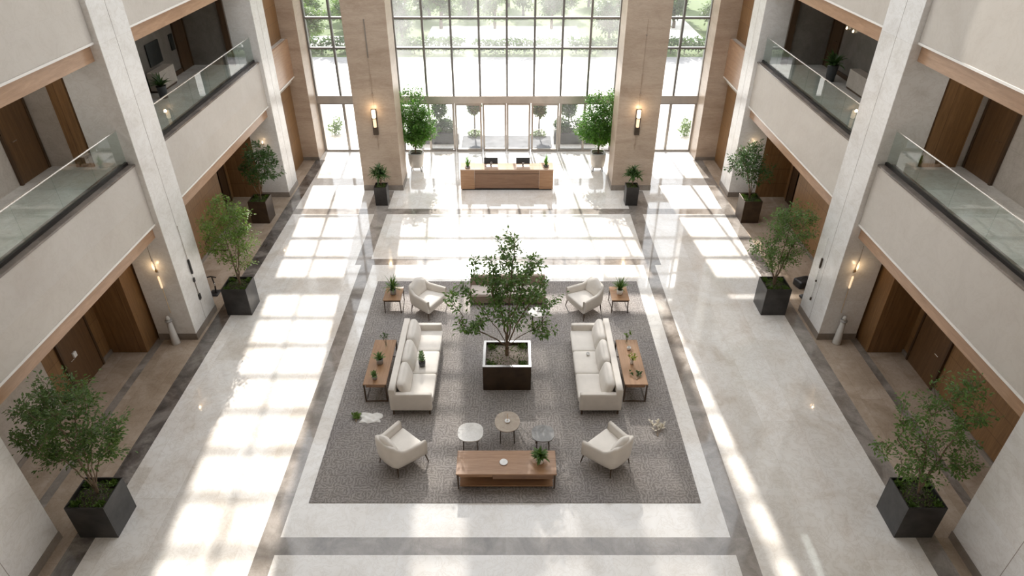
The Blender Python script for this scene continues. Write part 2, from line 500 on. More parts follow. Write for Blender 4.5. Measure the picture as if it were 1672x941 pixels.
# ------------------------------------------------------------------ floor
def build_floor():
    # (x0, x1, y0, y1, material) - later entries win
    mats = ['floor_cream', 'floor_white', 'floor_grey', 'floor_black', 'floor_tan']
    Z = [(-13, 13, -3, 30.3, 0)]
    for sgn in (-1, 1):
        def S(a, b, y0, y1, mi):
            Z.append((min(sgn * a, sgn * b), max(sgn * a, sgn * b), y0, y1, mi))
        S(9.05, 13, -3, 30.3, 4)
        S(8.62, 9.06, -3, 29.0, 3 if sgn < 0 else 2)
        S(10.14, 10.36, -3, 15.35, 2)
    Z += [(-8.62, 8.62, 23.43, 23.91, 2), (-5.35, 5.35, 19.56, 23.43, 2), (-4.85, 4.85, 19.97, 23.43, 0),
          (-5.7, -4.88, 23.91, 25.6, 2), (4.88, 5.7, 23.91, 25.6, 2),
          (-5.13, 5.13, -3, 19.56, 2), (-4.73, 4.73, 8.61, 19.56, 1), (-4.73, 4.73, -3, 8.19, 1)]
    xs = sorted({z[0] for z in Z} | {z[1] for z in Z}); ys = sorted({z[2] for z in Z} | {z[3] for z in Z})
    mb = MB()
    for i in range(len(xs) - 1):
        for j in range(len(ys) - 1):
            cx, cyy = (xs[i] + xs[i + 1]) / 2, (ys[j] + ys[j + 1]) / 2
            mi = None
            for z in Z:
                if z[0] < cx < z[1] and z[2] < cyy < z[3]: mi = z[4]
            if mi is None: continue
            mb.quad((xs[i], ys[j], 0), (xs[i + 1], ys[j], 0), (xs[i + 1], ys[j + 1], 0), (xs[i], ys[j + 1], 0), mi)
    n = len(mb.v)
    mb.box(-13, 13, -3, 30.3, -0.3, -0.004, 0)
    o = mb.build('floor', mats)
    struct(o, 'polished cream marble lobby floor with dark stone bands', 'floor')
build_floor()

# ------------------------------------------------------------------ side galleries
COLX = 9.15
PX = 9.28
def sx(s, a, b): return (min(s * a, s * b), max(s * a, s * b))
def side(s):
    nm = 'left' if s < 0 else 'right'
    def bx(mb, x0, x1, y0, y1, z0, z1, mi=0):
        a, b_ = sx(s, x0, x1); mb.box(a, b_, y0, y1, z0, z1, mi)
    # columns
    cols = [('A', 9.32, 6.0, 8.6, 'nearest the camera at the bottom corner'), ('B', COLX, 15.35, 16.83, 'in the middle of the side'), ('C', COLX, 25.0, 26.25, 'farthest, next to the window bay')]
    for k, fx, y0, y1, where in cols:
        r = bpy.data.objects.new('column', None); C.objects.link(r)
        struct(r, 'white veined stone column on the %s, %s' % (nm, where), 'column')
        m = MB(); bx(m, fx, 10.27, y0, y1, 0.0, 13.6); m.build('shaft', 'column_stone', r, bevel=0.012)
        m = MB(); ym = (y0 + y1) / 2; bx(m, fx - .002, fx + .01, ym - .006, ym + .006, .22, 13.6); m.build('joint', 'base_stone', r)
        m = MB()
        bx(m, fx - 0.012, 10.27, y0 - 0.012, y1 + 0.012, 0.0, 0.22)
        m.build('column_base', 'base_stone', r)
    # storeys
    bays = [(8.6, 15.35), (16.83, 25.0)]
    for y0, y1 in bays:
        for (zb, zt) in ((3.86, 5.48), (8.46, 10.05)):
            m = MB(); bx(m, PX, PX + 0.16, y0 + 0.004, y1 - 0.004, zb, zt)
            o = m.build('parapet', 'parapet_stone', None, bevel=0.008)
            struct(o, 'beige stone balcony front on the %s, %s storey, %s bay' % (nm, 'lower' if zb < 5 else 'upper', 'near' if y0 < 10 else 'far'), 'balcony')
            m = MB(); bx(m, PX - 0.014, PX + 0.10, y0 + 0.006, y1 - 0.006, zb - 0.05, zb - 0.001)
            struct(m.build('trim_1' if s < 0 else 'trim_2', 'trim_white'))
            m = MB(); bx(m, PX + 0.10, PX + 0.24, y0 + 0.004, y1 - 0.004, zb - 0.42, zb - 0.051)
            o = m.build('fascia_beam', 'wood_fascia', None)
            struct(o, 'brown wood fascia beam under the %s %s balcony of the %s bay' % (nm, 'lower' if zb < 5 else 'upper', 'near' if y0 < 10 else 'far'), 'beam')
            m = MB(); bx(m, PX - 0.02, PX + 0.40, y0 + 0.004, y1 - 0.004, zt + 0.001, zt + 0.05)
            struct(m.build('trim_3' if s < 0 else 'trim_4', 'coping_stone', None, bevel=0.006))
    # slabs: balcony floors and soffits
    for zf, zc in ((5.46, 3.62), (10.0, 8.20)):
        m = MB(); bx(m, PX + 0.161, 12.6, 6.0, 29.0, zf - 0.25, zf)
        struct(m.build('floor_gallery_%s' % nm, 'floor_upper_stone'))
        m = MB(); bx(m, PX + 0.241, 12.6, 6.0, 29.0, zc, zc + 0.15)
        struct(m.build('ceiling_gallery_%s' % nm, 'soffit_paint'))
    # ground storey walls
    m = MB(); bx(m, 11.4, 11.6, 12.4, 14.75, 0, 3.7); bx(m, 11.4, 11.6, 4.0, 12.4, 0, 3.7, 1 if s < 0 else 0)
    struct(m.build('wall_%s_ground' % nm, ['wood_panel', 'inner_stone']), 'wood panelled wall behind the %s near arcade' % nm, 'wall')
    m = MB(); bx(m, 10.36, 12.0, 14.75, 15.6, 0, 3.7)
    struct(m.build('wall_%s_pier' % nm, 'wood_panel_x'), 'brown wood pier beside the %s middle column' % nm, 'wall')
    m = MB(); bx(m, 10.75, 11.0, 15.6, 22.6, 0, 3.7); bx(m, 11.5, 11.7, 22.6, 25.2, 0, 3.7); bx(m, 10.75, 11.6, 22.5, 22.6, 0, 3.7); bx(m, 10.26, 11.6, 25.0, 25.2, 0, 3.7)
    struct(m.build('wall_%s_far' % nm, 'wood_panel'), 'wood panelled wall behind the %s far arcade' % nm, 'wall')
    m = MB(); bx(m, 11.36, 11.4, 4.0, 14.75, 0, 0.12); bx(m, 10.71, 10.75, 16.83, 22.5, 0, 0.12)
    struct(m.build('baseboard_%s' % nm, 'base_stone'))
    # added unseen glowing panel that brightens the near upper gallery
    m = MB(); bx(m, 10.35, 10.75, 9.2, 14.6, 8.165, 8.199)
    struct(m.build('gallery_fill_panel', 'fill_glow'))
    # first storey walls
    m = MB()
    bx(m, 11.45, 11.65, 4.0, 15.4, 5.46, 8.3, 0)
    bx(m, 10.27, 11.65, 15.4, 15.6, 5.46, 8.3, 0)
    struct(m.build('wall_%s_gallery' % nm, ['inner_stone']), 'grey stone wall of the %s upper gallery, near bay' % nm, 'wall')
    m = MB()
    if s > 0:
        bx(m, 10.30, 11.2, 15.32, 15.4, 5.46, 8.2)
    else:
        bx(m, 10.30, 10.72, 15.32, 15.4, 5.46, 8.2)
    struct(m.build('wall_%s_lining' % nm, 'wood_panel_x'), 'bronze wood lining beside the %s middle column, upper gallery' % nm, 'wall')
    m = MB()
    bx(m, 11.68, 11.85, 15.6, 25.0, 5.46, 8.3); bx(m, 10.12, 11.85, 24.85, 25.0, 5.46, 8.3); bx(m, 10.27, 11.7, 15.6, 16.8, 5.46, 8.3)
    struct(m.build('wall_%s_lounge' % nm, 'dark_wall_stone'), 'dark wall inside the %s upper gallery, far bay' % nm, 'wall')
    m = MB(); bx(m, 10.08, 10.30, 24.78, 24.85, 5.46, 8.2); bx(m, 11.64, 11.68, 16.83, 24.85, 5.461, 5.6)
    struct(m.build('trim_5' if s < 0 else 'trim_6', 'wood_dark'))
    # outer enclosure
    m = MB(); bx(m, 12.6, 12.8, -3, 30.3, 0, 13.6)
    struct(m.build('wall_%s_outer' % nm, 'inner_stone'))
    # upper storey wall above the frame
    m = MB(); bx(m, 11.45, 11.65, -3, 29.0, 10.0, 13.6)
    struct(m.build('wall_%s_top' % nm, 'inner_stone'))
    # window bay: wood infill between the last column and the jamb
    m = MB()
    bx(m, 9.62, 9.8, 26.25, 28.95, 0, 13.6)
    struct(m.build('wall_%s_bay' % nm, 'wood_panel'), 'tall wood panelling between %s far column and window jamb' % nm, 'wall')
    m = MB()
    for zb, zt in ((3.9, 5.45), (8.5, 10.0)):
        bx(m, 9.36, 9.62, 26.25, 28.95, zb, zt)
    struct(m.build('parapet', 'wood_fascia', None, bevel=0.006), 'brown wood ledge fronts in the %s window bay' % nm, 'balcony')
    m = MB()
    for zb in (3.9, 8.5): bx(m, 9.34, 9.5, 26.26, 28.94, zb - 0.05, zb - 0.001)
    struct(m.build('trim_7' if s < 0 else 'trim_8', 'trim_white'))
    m = MB(); jx = 8.88 if s < 0 else 8.70
    bx(m, jx, 9.9, 28.95, 30.25, 0, 17.0)
    r = m.build('column', 'pillar_stone', None, bevel=0.01)
    struct(r, 'travertine jamb pier at the %s end of the window wall' % nm, 'column')
    m = MB(); bx(m, jx - .015, 9.62, 28.935, 28.95, 0, 0.16)
    m.build('column_base', 'base_stone', r)
for s in (-1, 1): side(s)

# doors in the galleries
def slab_door(name, s, X, y0, y1, z0, z1, matname, label, handle=True):
    r = bpy.data.objects.new(name, None); C.objects.link(r)
    struct(r, label, 'door')
    a, b_ = sx(s, X - 0.05, X - 0.001)
    m = MB(); m.box(a, b_, y0, y1, z0, z1); m.build('door_leaf', matname, r, bevel=0.006)
    m = MB()
    a, b_ = sx(s, X - 0.07, X - 0.002)
    m.box(a, b_, y0 - 0.07, y0 - 0.001, z0, z1 + 0.07); m.box(a, b_, y1 + 0.001, y1 + 0.07, z0, z1 + 0.07); m.box(a, b_, y0, y1, z1 + 0.001, z1 + 0.07)
    m.build('door_frame', 'wood_dark', r)
    if handle:
        m = MB()
        xh = s * (X - 0.12)
        yh = y0 + 0.12
        m.tube([(s * (X - 0.05), yh, z0 + 1.0), (xh, yh, z0 + 1.0), (xh, yh + 0.14, z0 + 1.0)], 0.012, 8)
        m.build('door_handle', 'chrome', r)
    return r
slab_door('door_1', -1, 11.45, 14.3, 15.3, 5.46, 7.7, 'wood_door', 'dark brown door at the corner of left upper gallery')
slab_door('door_2', 1, 11.45, 14.3, 15.3, 5.46, 7.7, 'wood_door', 'dark brown door at the corner of right upper gallery')
slab_door('door_3', -1, 11.68, 24.0, 24.75, 5.46, 7.6, 'wood_dark', 'near-black door inside the left dark upper gallery')
slab_door('door_4', 1, 11.68, 24.0, 24.75, 5.46, 7.6, 'wood_dark', 'near-black door inside the right dark upper gallery')
slab_door('door_5', -1, 11.4, 13.0, 14.2, 0.0, 2.5, 'wood_door', 'wood door set in left ground floor panelling', True)
slab_door('door_6', 1, 11.4, 13.2, 14.4, 0.0, 2.5, 'wood_door', 'wood door set in right ground floor panelling', True)
slab_door('door_7', -1, 11.5, 23.0, 24.6, 0.0, 2.6, 'wood_dark', 'dark recessed door behind the left far corner planter', True)
slab_door('door_8', 1, 11.5, 23.0, 24.6, 0.0, 2.6, 'wood_dark', 'dark recessed door behind the right far corner planter', True)

# glass railings
def railing(s, y0, y1, npan, label):
    r = thing('glass_railing', label, 'railing', (s * 9.45, y0, 5.53), 0, 'glass balcony railings')
    Ln = y1 - y0
    w = Ln / npan
    for k in range(npan):
        m = MB(); m.box(-0.008, 0.008, k * w + 0.005, (k + 1) * w - 0.005, 0.02, 0.86)
        m.build('glass_panel', 'glass_rail', r)
    m = MB(); m.box(-0.035, 0.035, 0.01, Ln - 0.01, 0.0, 0.07); m.build('base_shoe', 'black_metal', r)
    m = MB(); m.box(-0.018, 0.018, 0.005, Ln - 0.005, 0.86, 0.89); m.build('handrail', 'handrail_metal', r, bevel=0.008)
railing(-1, 8.62, 15.33, 5, 'glass balcony railing of the left near bay')
railing(1, 8.62, 15.33, 5, 'glass balcony railing of the right near bay')
railing(-1, 16.85, 24.98, 6, 'glass balcony railing of the left far bay')
railing(1, 16.85, 24.98, 6, 'glass balcony railing of the right far bay')

# ------------------------------------------------------------------ entrance pillars and window wall
def pillar(x0, x1, nm):
    m = MB(); m.box(x0, x1, 25.65, 26.95, 0, 17.0)
    o = m.build('column', 'pillar_stone', None, bevel=0.012)
    struct(o, 'big travertine entrance pillar to the %s of the desk' % nm, 'column')
    m = MB(); m.box(x0 - 0.012, x1 + 0.012, 25.638, 26.962, 0, 0.24); m.build('column_base', 'base_stone', o)
pillar(-6.15, -4.50, 'left'); pillar(4.36, 6.02, 'right')

WY = 30.12
WC = -0.09
TZ = [4.81, 6.07, 7.05]
TZ2 = [9.6, 10.55, 11.5, 12.45, 13.4, 14.35, 15.3]
def curtain(name, label, x0, x1, mull, thick_edge, hazy):
    r = bpy.data.objects.new(name, None); C.objects.link(r)
    struct(r, label, 'window')
    m = MB()
    for x in mull: m.box(x - 0.045, x + 0.045, WY - 0.09, WY + 0.09, 2.71, 16.4)
    for x in (x0, x1): m.box(x - thick_edge / 2, x + thick_edge / 2, WY - 0.1, WY + 0.1, 2.71, 16.4)
    m.build('mullion_frame', 'frame_metal', r)
    m = MB()
    for z in TZ + TZ2: m.box(x0 + 0.05, x1 - 0.05, WY - 0.075, WY + 0.075, z - 0.05, z + 0.035)
    m.box(x0 + 0.05, x1 - 0.05, WY - 0.1, WY + 0.1, 8.0, 8.65)
    m.box(x0 + 0.05, x1 - 0.05, WY - 0.1, WY + 0.1, 16.3, 16.4)
    m.build('transom_frame', 'frame_metal', r)
    m = MB(); m.quad((x0, WY, 2.71), (x1, WY, 2.71), (x1, WY, 16.4), (x0, WY, 16.4))
    m.build('window_glass', 'glass_hazy' if hazy else 'glass_clear', r)
    return r
cw = curtain('window_1', 'tall central gridded curtain wall above the entrance doors', -5.05, 4.87, [WC + 1.226 * k for k in range(-3, 4)], 0.16, True)
for k, kb in enumerate((0, 3, 0, 2, 1, 2, 0)):  # added out-of-frame sheets that shape the sun patches pane by pane
    xa = WC - 4.9 + 1.226 * k
    m = MB(); m.box(xa + .03, xa + 1.196, WY - 0.16, WY - 0.14, 9.3, 16.3); m.build('added_sun_screen', 'sun_screen_mesh_%d' % kb, cw)
curtain('window_2', 'tall narrow window left of the left entrance pillar', -8.86, -6.2, [-7.74], 0.1, False)
cw3 = curtain('window_3', 'tall narrow window right of the right entrance pillar', 6.1, 8.72, [7.56], 0.1, False)
m = MB(); m.box(6.15, 8.68, WY - 0.16, WY - 0.14, 8.7, 16.3); m.build('added_sun_screen', 'sun_screen_mesh_0', cw3)  # added unseen sheet that keeps sun off the right aisle
m = MB()
m.box(-6.2, -5.05, WY - 0.1, WY + 0.1, 0, 16.4); m.box(4.87, 6.1, WY - 0.1, WY + 0.1, 0, 16.4)
m.box(-12.8, 12.8, WY - 0.1, WY + 0.2, 16.4, 20.0)
m.box(-12.8, -9.9, WY - 0.1, WY + 0.2, 0, 16.4); m.box(9.9, 12.8, WY - 0.1, WY + 0.2, 0, 16.4)
struct(m.build('wall_back', 'pillar_stone'), 'stone wall framing the window wall', 'wall')
m = MB(); m.box(-5.05, 4.87, WY - 0.14, WY + 0.14, 2.36, 2.70)
struct(m.build('trim_9', 'bronze_band', None, bevel=0.006), 'bronze metal band over the entrance doors', 'trim')
m = MB(); m.box(-8.86, -6.2, WY - 0.12, WY + 0.12, 2.36, 2.70)
struct(m.build('trim_10', 'bronze_band', None, bevel=0.006), 'bronze metal band across the left narrow window', 'trim')
m = MB(); m.box(6.1, 8.72, WY - 0.12, WY + 0.12, 2.36, 2.70)
struct(m.build('trim_11', 'bronze_band', None, bevel=0.006), 'bronze metal band across the right narrow window', 'trim')
m = MB(); m.box(-3.0, 2.8, WY - 0.125, WY + 0.115, 0.0, 0.02)
# shopfront panes
def shop(name, label, x0, x1, posts, pw=0.1):
    r = bpy.data.objects.new(name, None); C.objects.link(r)
    struct(r, label, 'window')
    m = MB()
    for x in [x0 + 0.04] + posts + [x1 - 0.04]: m.box(x - pw / 2, x + pw / 2, WY - 0.07, WY + 0.07, 0, 2.36)
    m.box(x0, x1, WY - 0.08, WY + 0.08, 0.0, 0.09); m.box(x0, x1, WY - 0.06, WY + 0.06, 2.29, 2.36)
    m.build('window_frame', 'door_metal', r)
    m = MB(); m.quad((x0, WY, 0.09), (x1, WY, 0.09), (x1, WY, 2.3), (x0, WY, 2.3))
    m.build('window_glass', 'glass_clear', r)
shop('window_4', 'fixed glass shopfront left of the entrance doors', -5.05, -2.56, [-3.75])
shop('window_5', 'fixed glass shopfront right of the entrance doors', 2.36, 4.87, [3.53])
shop('window_6', 'low glazing with a mullion under left narrow window', -8.86, -6.2, [-7.68], 0.12)
shop('window_7', 'low glazing with a mullion under right narrow window', 6.1, 8.72, [7.51], 0.12)
def leaf_door(name, label, x0, x1, dy, hside=None):
    r = bpy.data.objects.new(name, None); C.objects.link(r)
    struct(r, label, 'door')
    m = MB()
    w = 0.085
    for x in (x0, x1 - w): m.box(x, x + w, WY + dy - 0.03, WY + dy + 0.03, 0.0, 2.355)
    m.box(x0 + w, x1 - w, WY + dy - 0.03, WY + dy + 0.03, 0.0, 0.14); m.box(x0 + w, x1 - w, WY + dy - 0.03, WY + dy + 0.03, 2.24, 2.355)
    m.build('door_frame', 'door_metal', r)
    m = MB(); m.quad((x0 + w, WY + dy, 0.14), (x1 - w, WY + dy, 0.14), (x1 - w, WY + dy, 2.24), (x0 + w, WY + dy, 2.24))
    m.build('door_glass', 'glass_clear', r)
    m = MB(); m.box(x0 + w, x1 - w, WY + dy - 0.05, WY + dy - 0.02, 1.10, 1.125)
    m.build('push_bar', 'chrome', r)
    if hside is not None:
        m = MB()
        xh = x0 + 0.13 if hside < 0 else x1 - 0.13
        m.tube([(xh, WY + dy - 0.03, 1.0), (xh, WY + dy - 0.08, 1.0), (xh, WY + dy - 0.08, 1.3), (xh, WY + dy - 0.03, 1.3)], 0.014, 8)
        m.build('door_handle', 'chrome', r)
leaf_door('door_9', 'left leaf of the central glass entrance doors', -1.24, -0.125, 0.0, 1)
leaf_door('door_10', 'right leaf of the central glass entrance doors', -0.115, 1.0, 0.0, -1)
leaf_door('door_11', 'sliding glass door leaf left of the central doors', -2.53, -1.28, -0.065)
leaf_door('door_12', 'sliding glass door leaf right of the central doors', 1.05, 2.33, -0.065)
# wall behind the camera
m = MB(); m.box(-12.8, 12.8, -3.2, -3.0, 0, 17.0)
struct(m.build('wall_front', 'dark_wall_stone'))
m = MB(); m.box(-12.8, 12.8, -3.2, 12.5, 17.0, 17.3)
struct(m.build('ceiling', 'soffit_paint'))

# ------------------------------------------------------------------ outdoors
m = MB(); m.box(-60, 60, 30.3, 45.8, -0.3, -0.02); struct(m.build('paving', 'outdoor_paving'), 'white sunlit paving outside the entrance', 'ground')
m = MB(); m.box(-60, 60, 45.81, 47.7, -0.3, -0.02); struct(m.build('road', 'asphalt'), 'grey road beyond the paving', 'road')
m = MB(); m.box(-60, 60, 47.71, 120, -0.3, -0.02); struct(m.build('lawn', 'lawn'), 'green lawn beyond the road', 'ground')
def patch(x0, x1, y0, y1, lab):
    m = MB(); m.box(x0, x1, y0, y1, -0.019, 0.0); struct(m.build('paving', 'outdoor_paving'), lab, 'ground')
m = MB(); m.box(-2.35, 2.1, 30.32, 32.2, -.019, -.004); struct(m.build('paving', 'ground_shade'), 'dark patch painted as shade on the ground right outside the entrance doors', 'ground')  # shaded ground put into the colour of a thin slab
patch(-6.5, 5.5, 50.6, 57.5, 'white paved court between the trees beyond the road')
patch(-17, -12.5, 50.5, 54, 'white paved patch under the left trees')
patch(12, 15, 52, 62, 'white path climbing between the right trees')

# ------------------------------------------------------------------ plants
rng = random.Random(7)
def kite(mb, p, d, up, ln, w):
    d = d.normalized()
    side = d.cross(up)
    if side.length < 1e-4: side = d.cross(Vector((1, 0, 0)))
    side.normalize()
    nn = side.cross(d)
    a = p; tip = p + d * ln - nn * ln * 0.10
    mid = p + d * ln * 0.45 + nn * w * 0.12
    mb.quad(a, mid + side * w / 2, tip, mid - side * w / 2)
def sample_crown(r, ells, shell):
    vols = [e[3] * e[4] * e[5] for e in ells]
    e = r.choices(ells, vols)[0]
    while True:
        p = Vector((r.uniform(-1, 1), r.uniform(-1, 1), r.uniform(-1, 1)))
        q = p.length
        if q <= 1 and r.random() < shell + (1 - shell) * q ** 1.5: break
    return Vector((e[0] + p.x * e[3], e[1] + p.y * e[4], e[2] + p.z * e[5]))
def tree_mesh(seed, base, ells, n_attr, stems, leaf_len, per, spread, trunk_r, split=0.25, shell=0.12, droop=0.25, lw=0.5, single=0.0, twig=0.004, keep=None, spray=0.34):
    r = random.Random(seed)
    base = Vector(base)
    nodes = [base.copy()]; par = [-1]
    start = 0
    zc = sum(e[2] for e in ells) / len(ells)
    if single > 0:
        k = max(1, int(single / 0.12)); p = 0
        for i in range(k):
            nodes.append(base + Vector((r.uniform(-.008, .008), r.uniform(-.008, .008), single * (i + 1) / k))); par.append(p); p = len(nodes) - 1
        start = p
    for sidx in range(stems):
        ang = 2 * PI * (sidx + r.uniform(-.25, .25)) / stems
        e = ells[sidx % len(ells)]
        rad = r.uniform(0.25, 0.55)
        tgt = Vector((e[0] + math.cos(ang) * e[3] * rad, e[1] + math.sin(ang) * e[4] * rad, e[2] + e[5] * r.uniform(0.05, 0.5)))
        s0 = nodes[start]
        ln = (tgt - s0).length; k = max(3, int(ln / 0.14)); p = start
        for i in range(1, k + 1):
            t = i / k
            q = s0.lerp(tgt, t)
            q.x = s0.x + (tgt.x - s0.x) * t ** 1.35; q.y = s0.y + (tgt.y - s0.y) * t ** 1.35
            q += Vector((r.uniform(-1, 1), r.uniform(-1, 1), 0)) * 0.02
            nodes.append(q); par.append(p); p = len(nodes) - 1
    at = []
    while len(at) < n_attr:
        a = sample_crown(r, ells, shell)
        if keep is None or keep(a, .12): at.append(a)
    cen = nodes[start]
    at.sort(key=lambda a: (a - cen).length)
    tips = []
    for a in at:
        arr = np.array([tuple(n) for n in nodes])
        d = np.linalg.norm(arr - np.array(tuple(a)), axis=1) + 0.7 * np.maximum(0, arr[:, 2] - a.z + 0.08)
        d[:max(1, start)] += 5
        j = int(np.argmin(d))
        s0 = nodes[j]; ln = (a - s0).length
        k = max(1, int(ln / 0.13)); p = j
        for i in range(1, k + 1):
            t = i / k
            q = s0.lerp(a, t) + Vector((0, 0, -0.10 * ln * t * (1 - t)))
            if i < k: q += Vector((r.uniform(-1, 1), r.uniform(-1, 1), r.uniform(-1, 1))) * 0.02
            nodes.append(q); par.append(p); p = len(nodes) - 1
        tips.append((p, j))
    cnt = [0.0] * len(nodes)
    for p, _ in tips:
        while p != -1: cnt[p] += 1; p = par[p]
    rad = [max(twig, twig * max(c, 1) ** 0.5) for c in cnt]
    sc = trunk_r / max(rad[0], 1e-6)
    rad = [max(twig * 0.8, x * (sc if c > 6 else 1 + (sc - 1) * c / 6)) for x, c in zip(rad, cnt)]
    tb = MB()
    for i, p in enumerate(par):
        if p >= 0 and cnt[i] > 0:
            tb.tube([nodes[p], nodes[i]], [rad[p] if cnt[i] > cnt[p] * 0.4 else rad[i], rad[i]], 6 if cnt[i] > 8 else 4, cap=False)
    lb = MB()
    for p, j in tips:
        tip = nodes[p]
        back = nodes[par[par[p]]] if par[p] > 0 else tip
        dirn = (tip - back)
        if dirn.length < 1e-4: dirn = Vector((0, 0, 1))
        dirn.normalize()
        for _ in range(per):
            off = Vector((r.gauss(0, 1), r.gauss(0, 1), r.gauss(0, 0.7))) * spread * 0.6
            q = tip + off - dirn * spray * r.random() ** 1.3
            if keep is not None and not keep(q, leaf_len * 1.3): continue
            d = (dirn * 0.6 + off.normalized() * 0.7 + Vector((r.uniform(-.6, .6), r.uniform(-.6, .6), r.uniform(-.4, .3) - droop)))
            up = Vector((r.uniform(-.6, .6), r.uniform(-.6, .6), 1))
            l = leaf_len * r.uniform(0.65, 1.25)
            kite(lb, q, d, up, l, l * lw)
    return tb, lb
def blade(mb, base, ang, ln, w, rise, bend, seg=5, r=rng):
    """strap leaf: arcs up and out from base"""
    d = Vector((math.cos(ang), math.sin(ang), 0)); sd = Vector((-math.sin(ang), math.cos(ang), 0))
    pts = []
    el = rise
    p = Vector(base)
    st = ln / seg
    for i in range(seg + 1):
        t = i / seg
        ww = w * (0.55 + 1.2 * t) * (1 - t) ** 0.75 if t < 1 else 0.0
        ww = max(ww, 0.001)
        pts.append((p - sd * ww / 2, p + sd * ww / 2))
        p = p + (d * math.cos(el) + Vector((0, 0, math.sin(el)))) * st
        el -= bend / seg
    n = len(mb.v)
    for a, b_ in pts: mb.v.append(tuple(a)); mb.v.append(tuple(b_))
    for i in range(seg): mb.face((n + 2 * i, n + 2 * i + 1, n + 2 * i + 3, n + 2 * i + 2))

def tufts(mb, x0, x1, y0, y1, z, n, size, r):
    for _ in range(n):
        p = Vector((r.uniform(x0, x1), r.uniform(y0, y1), z + r.uniform(-.01, .02)))
        kite(mb, p, Vector((r.uniform(-1, 1), r.uniform(-1, 1), r.uniform(0.2, 1.2))), Vector((r.uniform(-1, 1), r.uniform(-1, 1), .5)), size * r.uniform(.6, 1.4), size * 0.5)

def box_planter(root, w, d, h, matname, rim=None, rimw=0.03, soil='soil', mossn=500, seed=1):
    m = MB()
    t = rimw
    m.box(-w / 2, w / 2, -d / 2, -d / 2 + t, 0, h); m.box(-w / 2, w / 2, d / 2 - t, d / 2, 0, h)
    m.box(-w / 2, -w / 2 + t, -d / 2 + t, d / 2 - t, 0, h); m.box(w / 2 - t, w / 2, -d / 2 + t, d / 2 - t, 0, h)
    m.box(-w / 2 + t, w / 2 - t, -d / 2 + t, d / 2 - t, 0.02, 0.06)
    pl = m.build('planter_box', matname, root, bevel=0.004)
    if rim:
        m = MB()
        e = 0.004
        m.box(-w / 2 - e, w / 2 + e, -d / 2 - e, -d / 2 + t, h, h + 0.012); m.box(-w / 2 - e, w / 2 + e, d / 2 - t, d / 2 + e, h, h + 0.012)
        m.box(-w / 2 - e, -w / 2 + t, -d / 2 + t, d / 2 - t, h, h + 0.012); m.box(w / 2 - t, w / 2 + e, -d / 2 + t, d / 2 - t, h, h + 0.012)
        m.build('planter_rim', rim, pl)
    r = random.Random(seed)
    m = MB()
    n = 14
    a, b_ = w / 2 - t - 0.002, d / 2 - t - 0.002
    base = len(m.v)
    for i in range(n + 1):
        for j in range(n + 1):
            u, v_ = i / n * 2 - 1, j / n * 2 - 1
            m.v.append((u * a, v_ * b_, h - 0.10 + 0.05 * (1 - u * u) * (1 - v_ * v_) + r.uniform(-.012, .012)))
    for i in range(n):
        for j in range(n):
            q = base + i * (n + 1) + j
            m.face((q, q + n + 1, q + n + 2, q + 1))
    so = m.build('soil', soil, root, smooth=True)
    if mossn:
        m = MB(); tufts(m, -a + .03, a - .03, -b_ + .03, b_ - .03, h - 0.075, mossn, 0.05, r)
        for qx in (-1, 1):
            for qy in (-1, 1):
                tufts(m, min(qx * a * .55, qx * a * .93), max(qx * a * .55, qx * a * .93), min(qy * b_ * .55, qy * b_ * .93), max(qy * b_ * .55, qy * b_ * .93), h - 0.06, mossn // 5, 0.07, r)
        mo = m.build('moss', 'moss', root); mo['kind'] = 'stuff'

def potted_tree(label, loc, seed, w, d, h, ells, n_attr, stems, leaf_len, per, spread, trunk_r, leafmat, group=None, planter='planter_metal', rim=None, rimw=0.03, soil='soil', mossn=500, bark='bark', base_off=(0, 0), rotz=0, keepw=None, **kw):
    r = thing('potted_tree', label, 'potted tree', (loc[0], loc[1], loc[2] if len(loc) > 2 else 0), rotz, group)
    box_planter(r, w, d, h, planter, rim, rimw, soil, mossn, seed)
    if keepw: kw['keep'] = lambda a, mg: keepw(a.x + loc[0], a.y + loc[1], a.z, mg)
    tb, lb = tree_mesh(seed, (base_off[0], base_off[1], h - 0.09), ells, n_attr, stems, leaf_len, per, spread, trunk_r, **kw)
    tb.build('trunk', bark, r, smooth=True)
    lb.build('foliage', leafmat, r)
    return r

def clear_of(y0, y1, face):
    def f(x, y, z, mg):
        x = abs(x)
        if x > face - mg and y0 - mg < y < y1 + mg: return False
        if x > PX - .06 - mg and z > 3.35 - mg and x < PX + .3 + mg: return False
        if x > PX and z > 3.4 - mg: return False
        if x > 10.2 - mg: return False
        return True
    return f
KA, KB_, KC = clear_of(6.0, 8.6, 9.32), clear_of(15.35, 16.83, COLX), clear_of(25.0, 26.3, COLX)
# near corner trees
g = 'potted trees along the side arcades'
potted_tree('big dark-leaved tree in black cube planter at the near left corner', (-8.53, 9.0), 11, 0.80, 0.80, 0.95,
            [(-.2, .25, 2.75, .95, .75, .6), (-.65, .4, 2.25, .6, .6, .4), (.55, .1, 2.1, .5, .5, .3), (.0, .25, 3.4, .75, .6, .5), (.75, .2, 2.75, .4, .5, .3), (-.5, .2, 1.85, .5, .5, .25)],
            210, 6, .085, 25, .10, .036, 'leaf_olive', g, base_off=(.06, .02), keepw=KA)
potted_tree('sparse airy tree in black cube planter at the near right corner', (8.56, 9.0), 12, 0.80, 0.80, 0.95,
            [(-.75, .0, 2.2, .5, .6, .3), (-.3, 0, 1.75, .45, .5, .25), (.45, .1, 2.0, .6, .6, .35), (-.25, .3, 2.85, .7, .6, .4), (.4, .35, 3.3, .7, .6, .5), (.1, .3, 3.5, .4, .4, .35)],
            150, 5, .080, 21, .09, .034, 'leaf_mid', g, base_off=(.02, .02), keepw=KA)
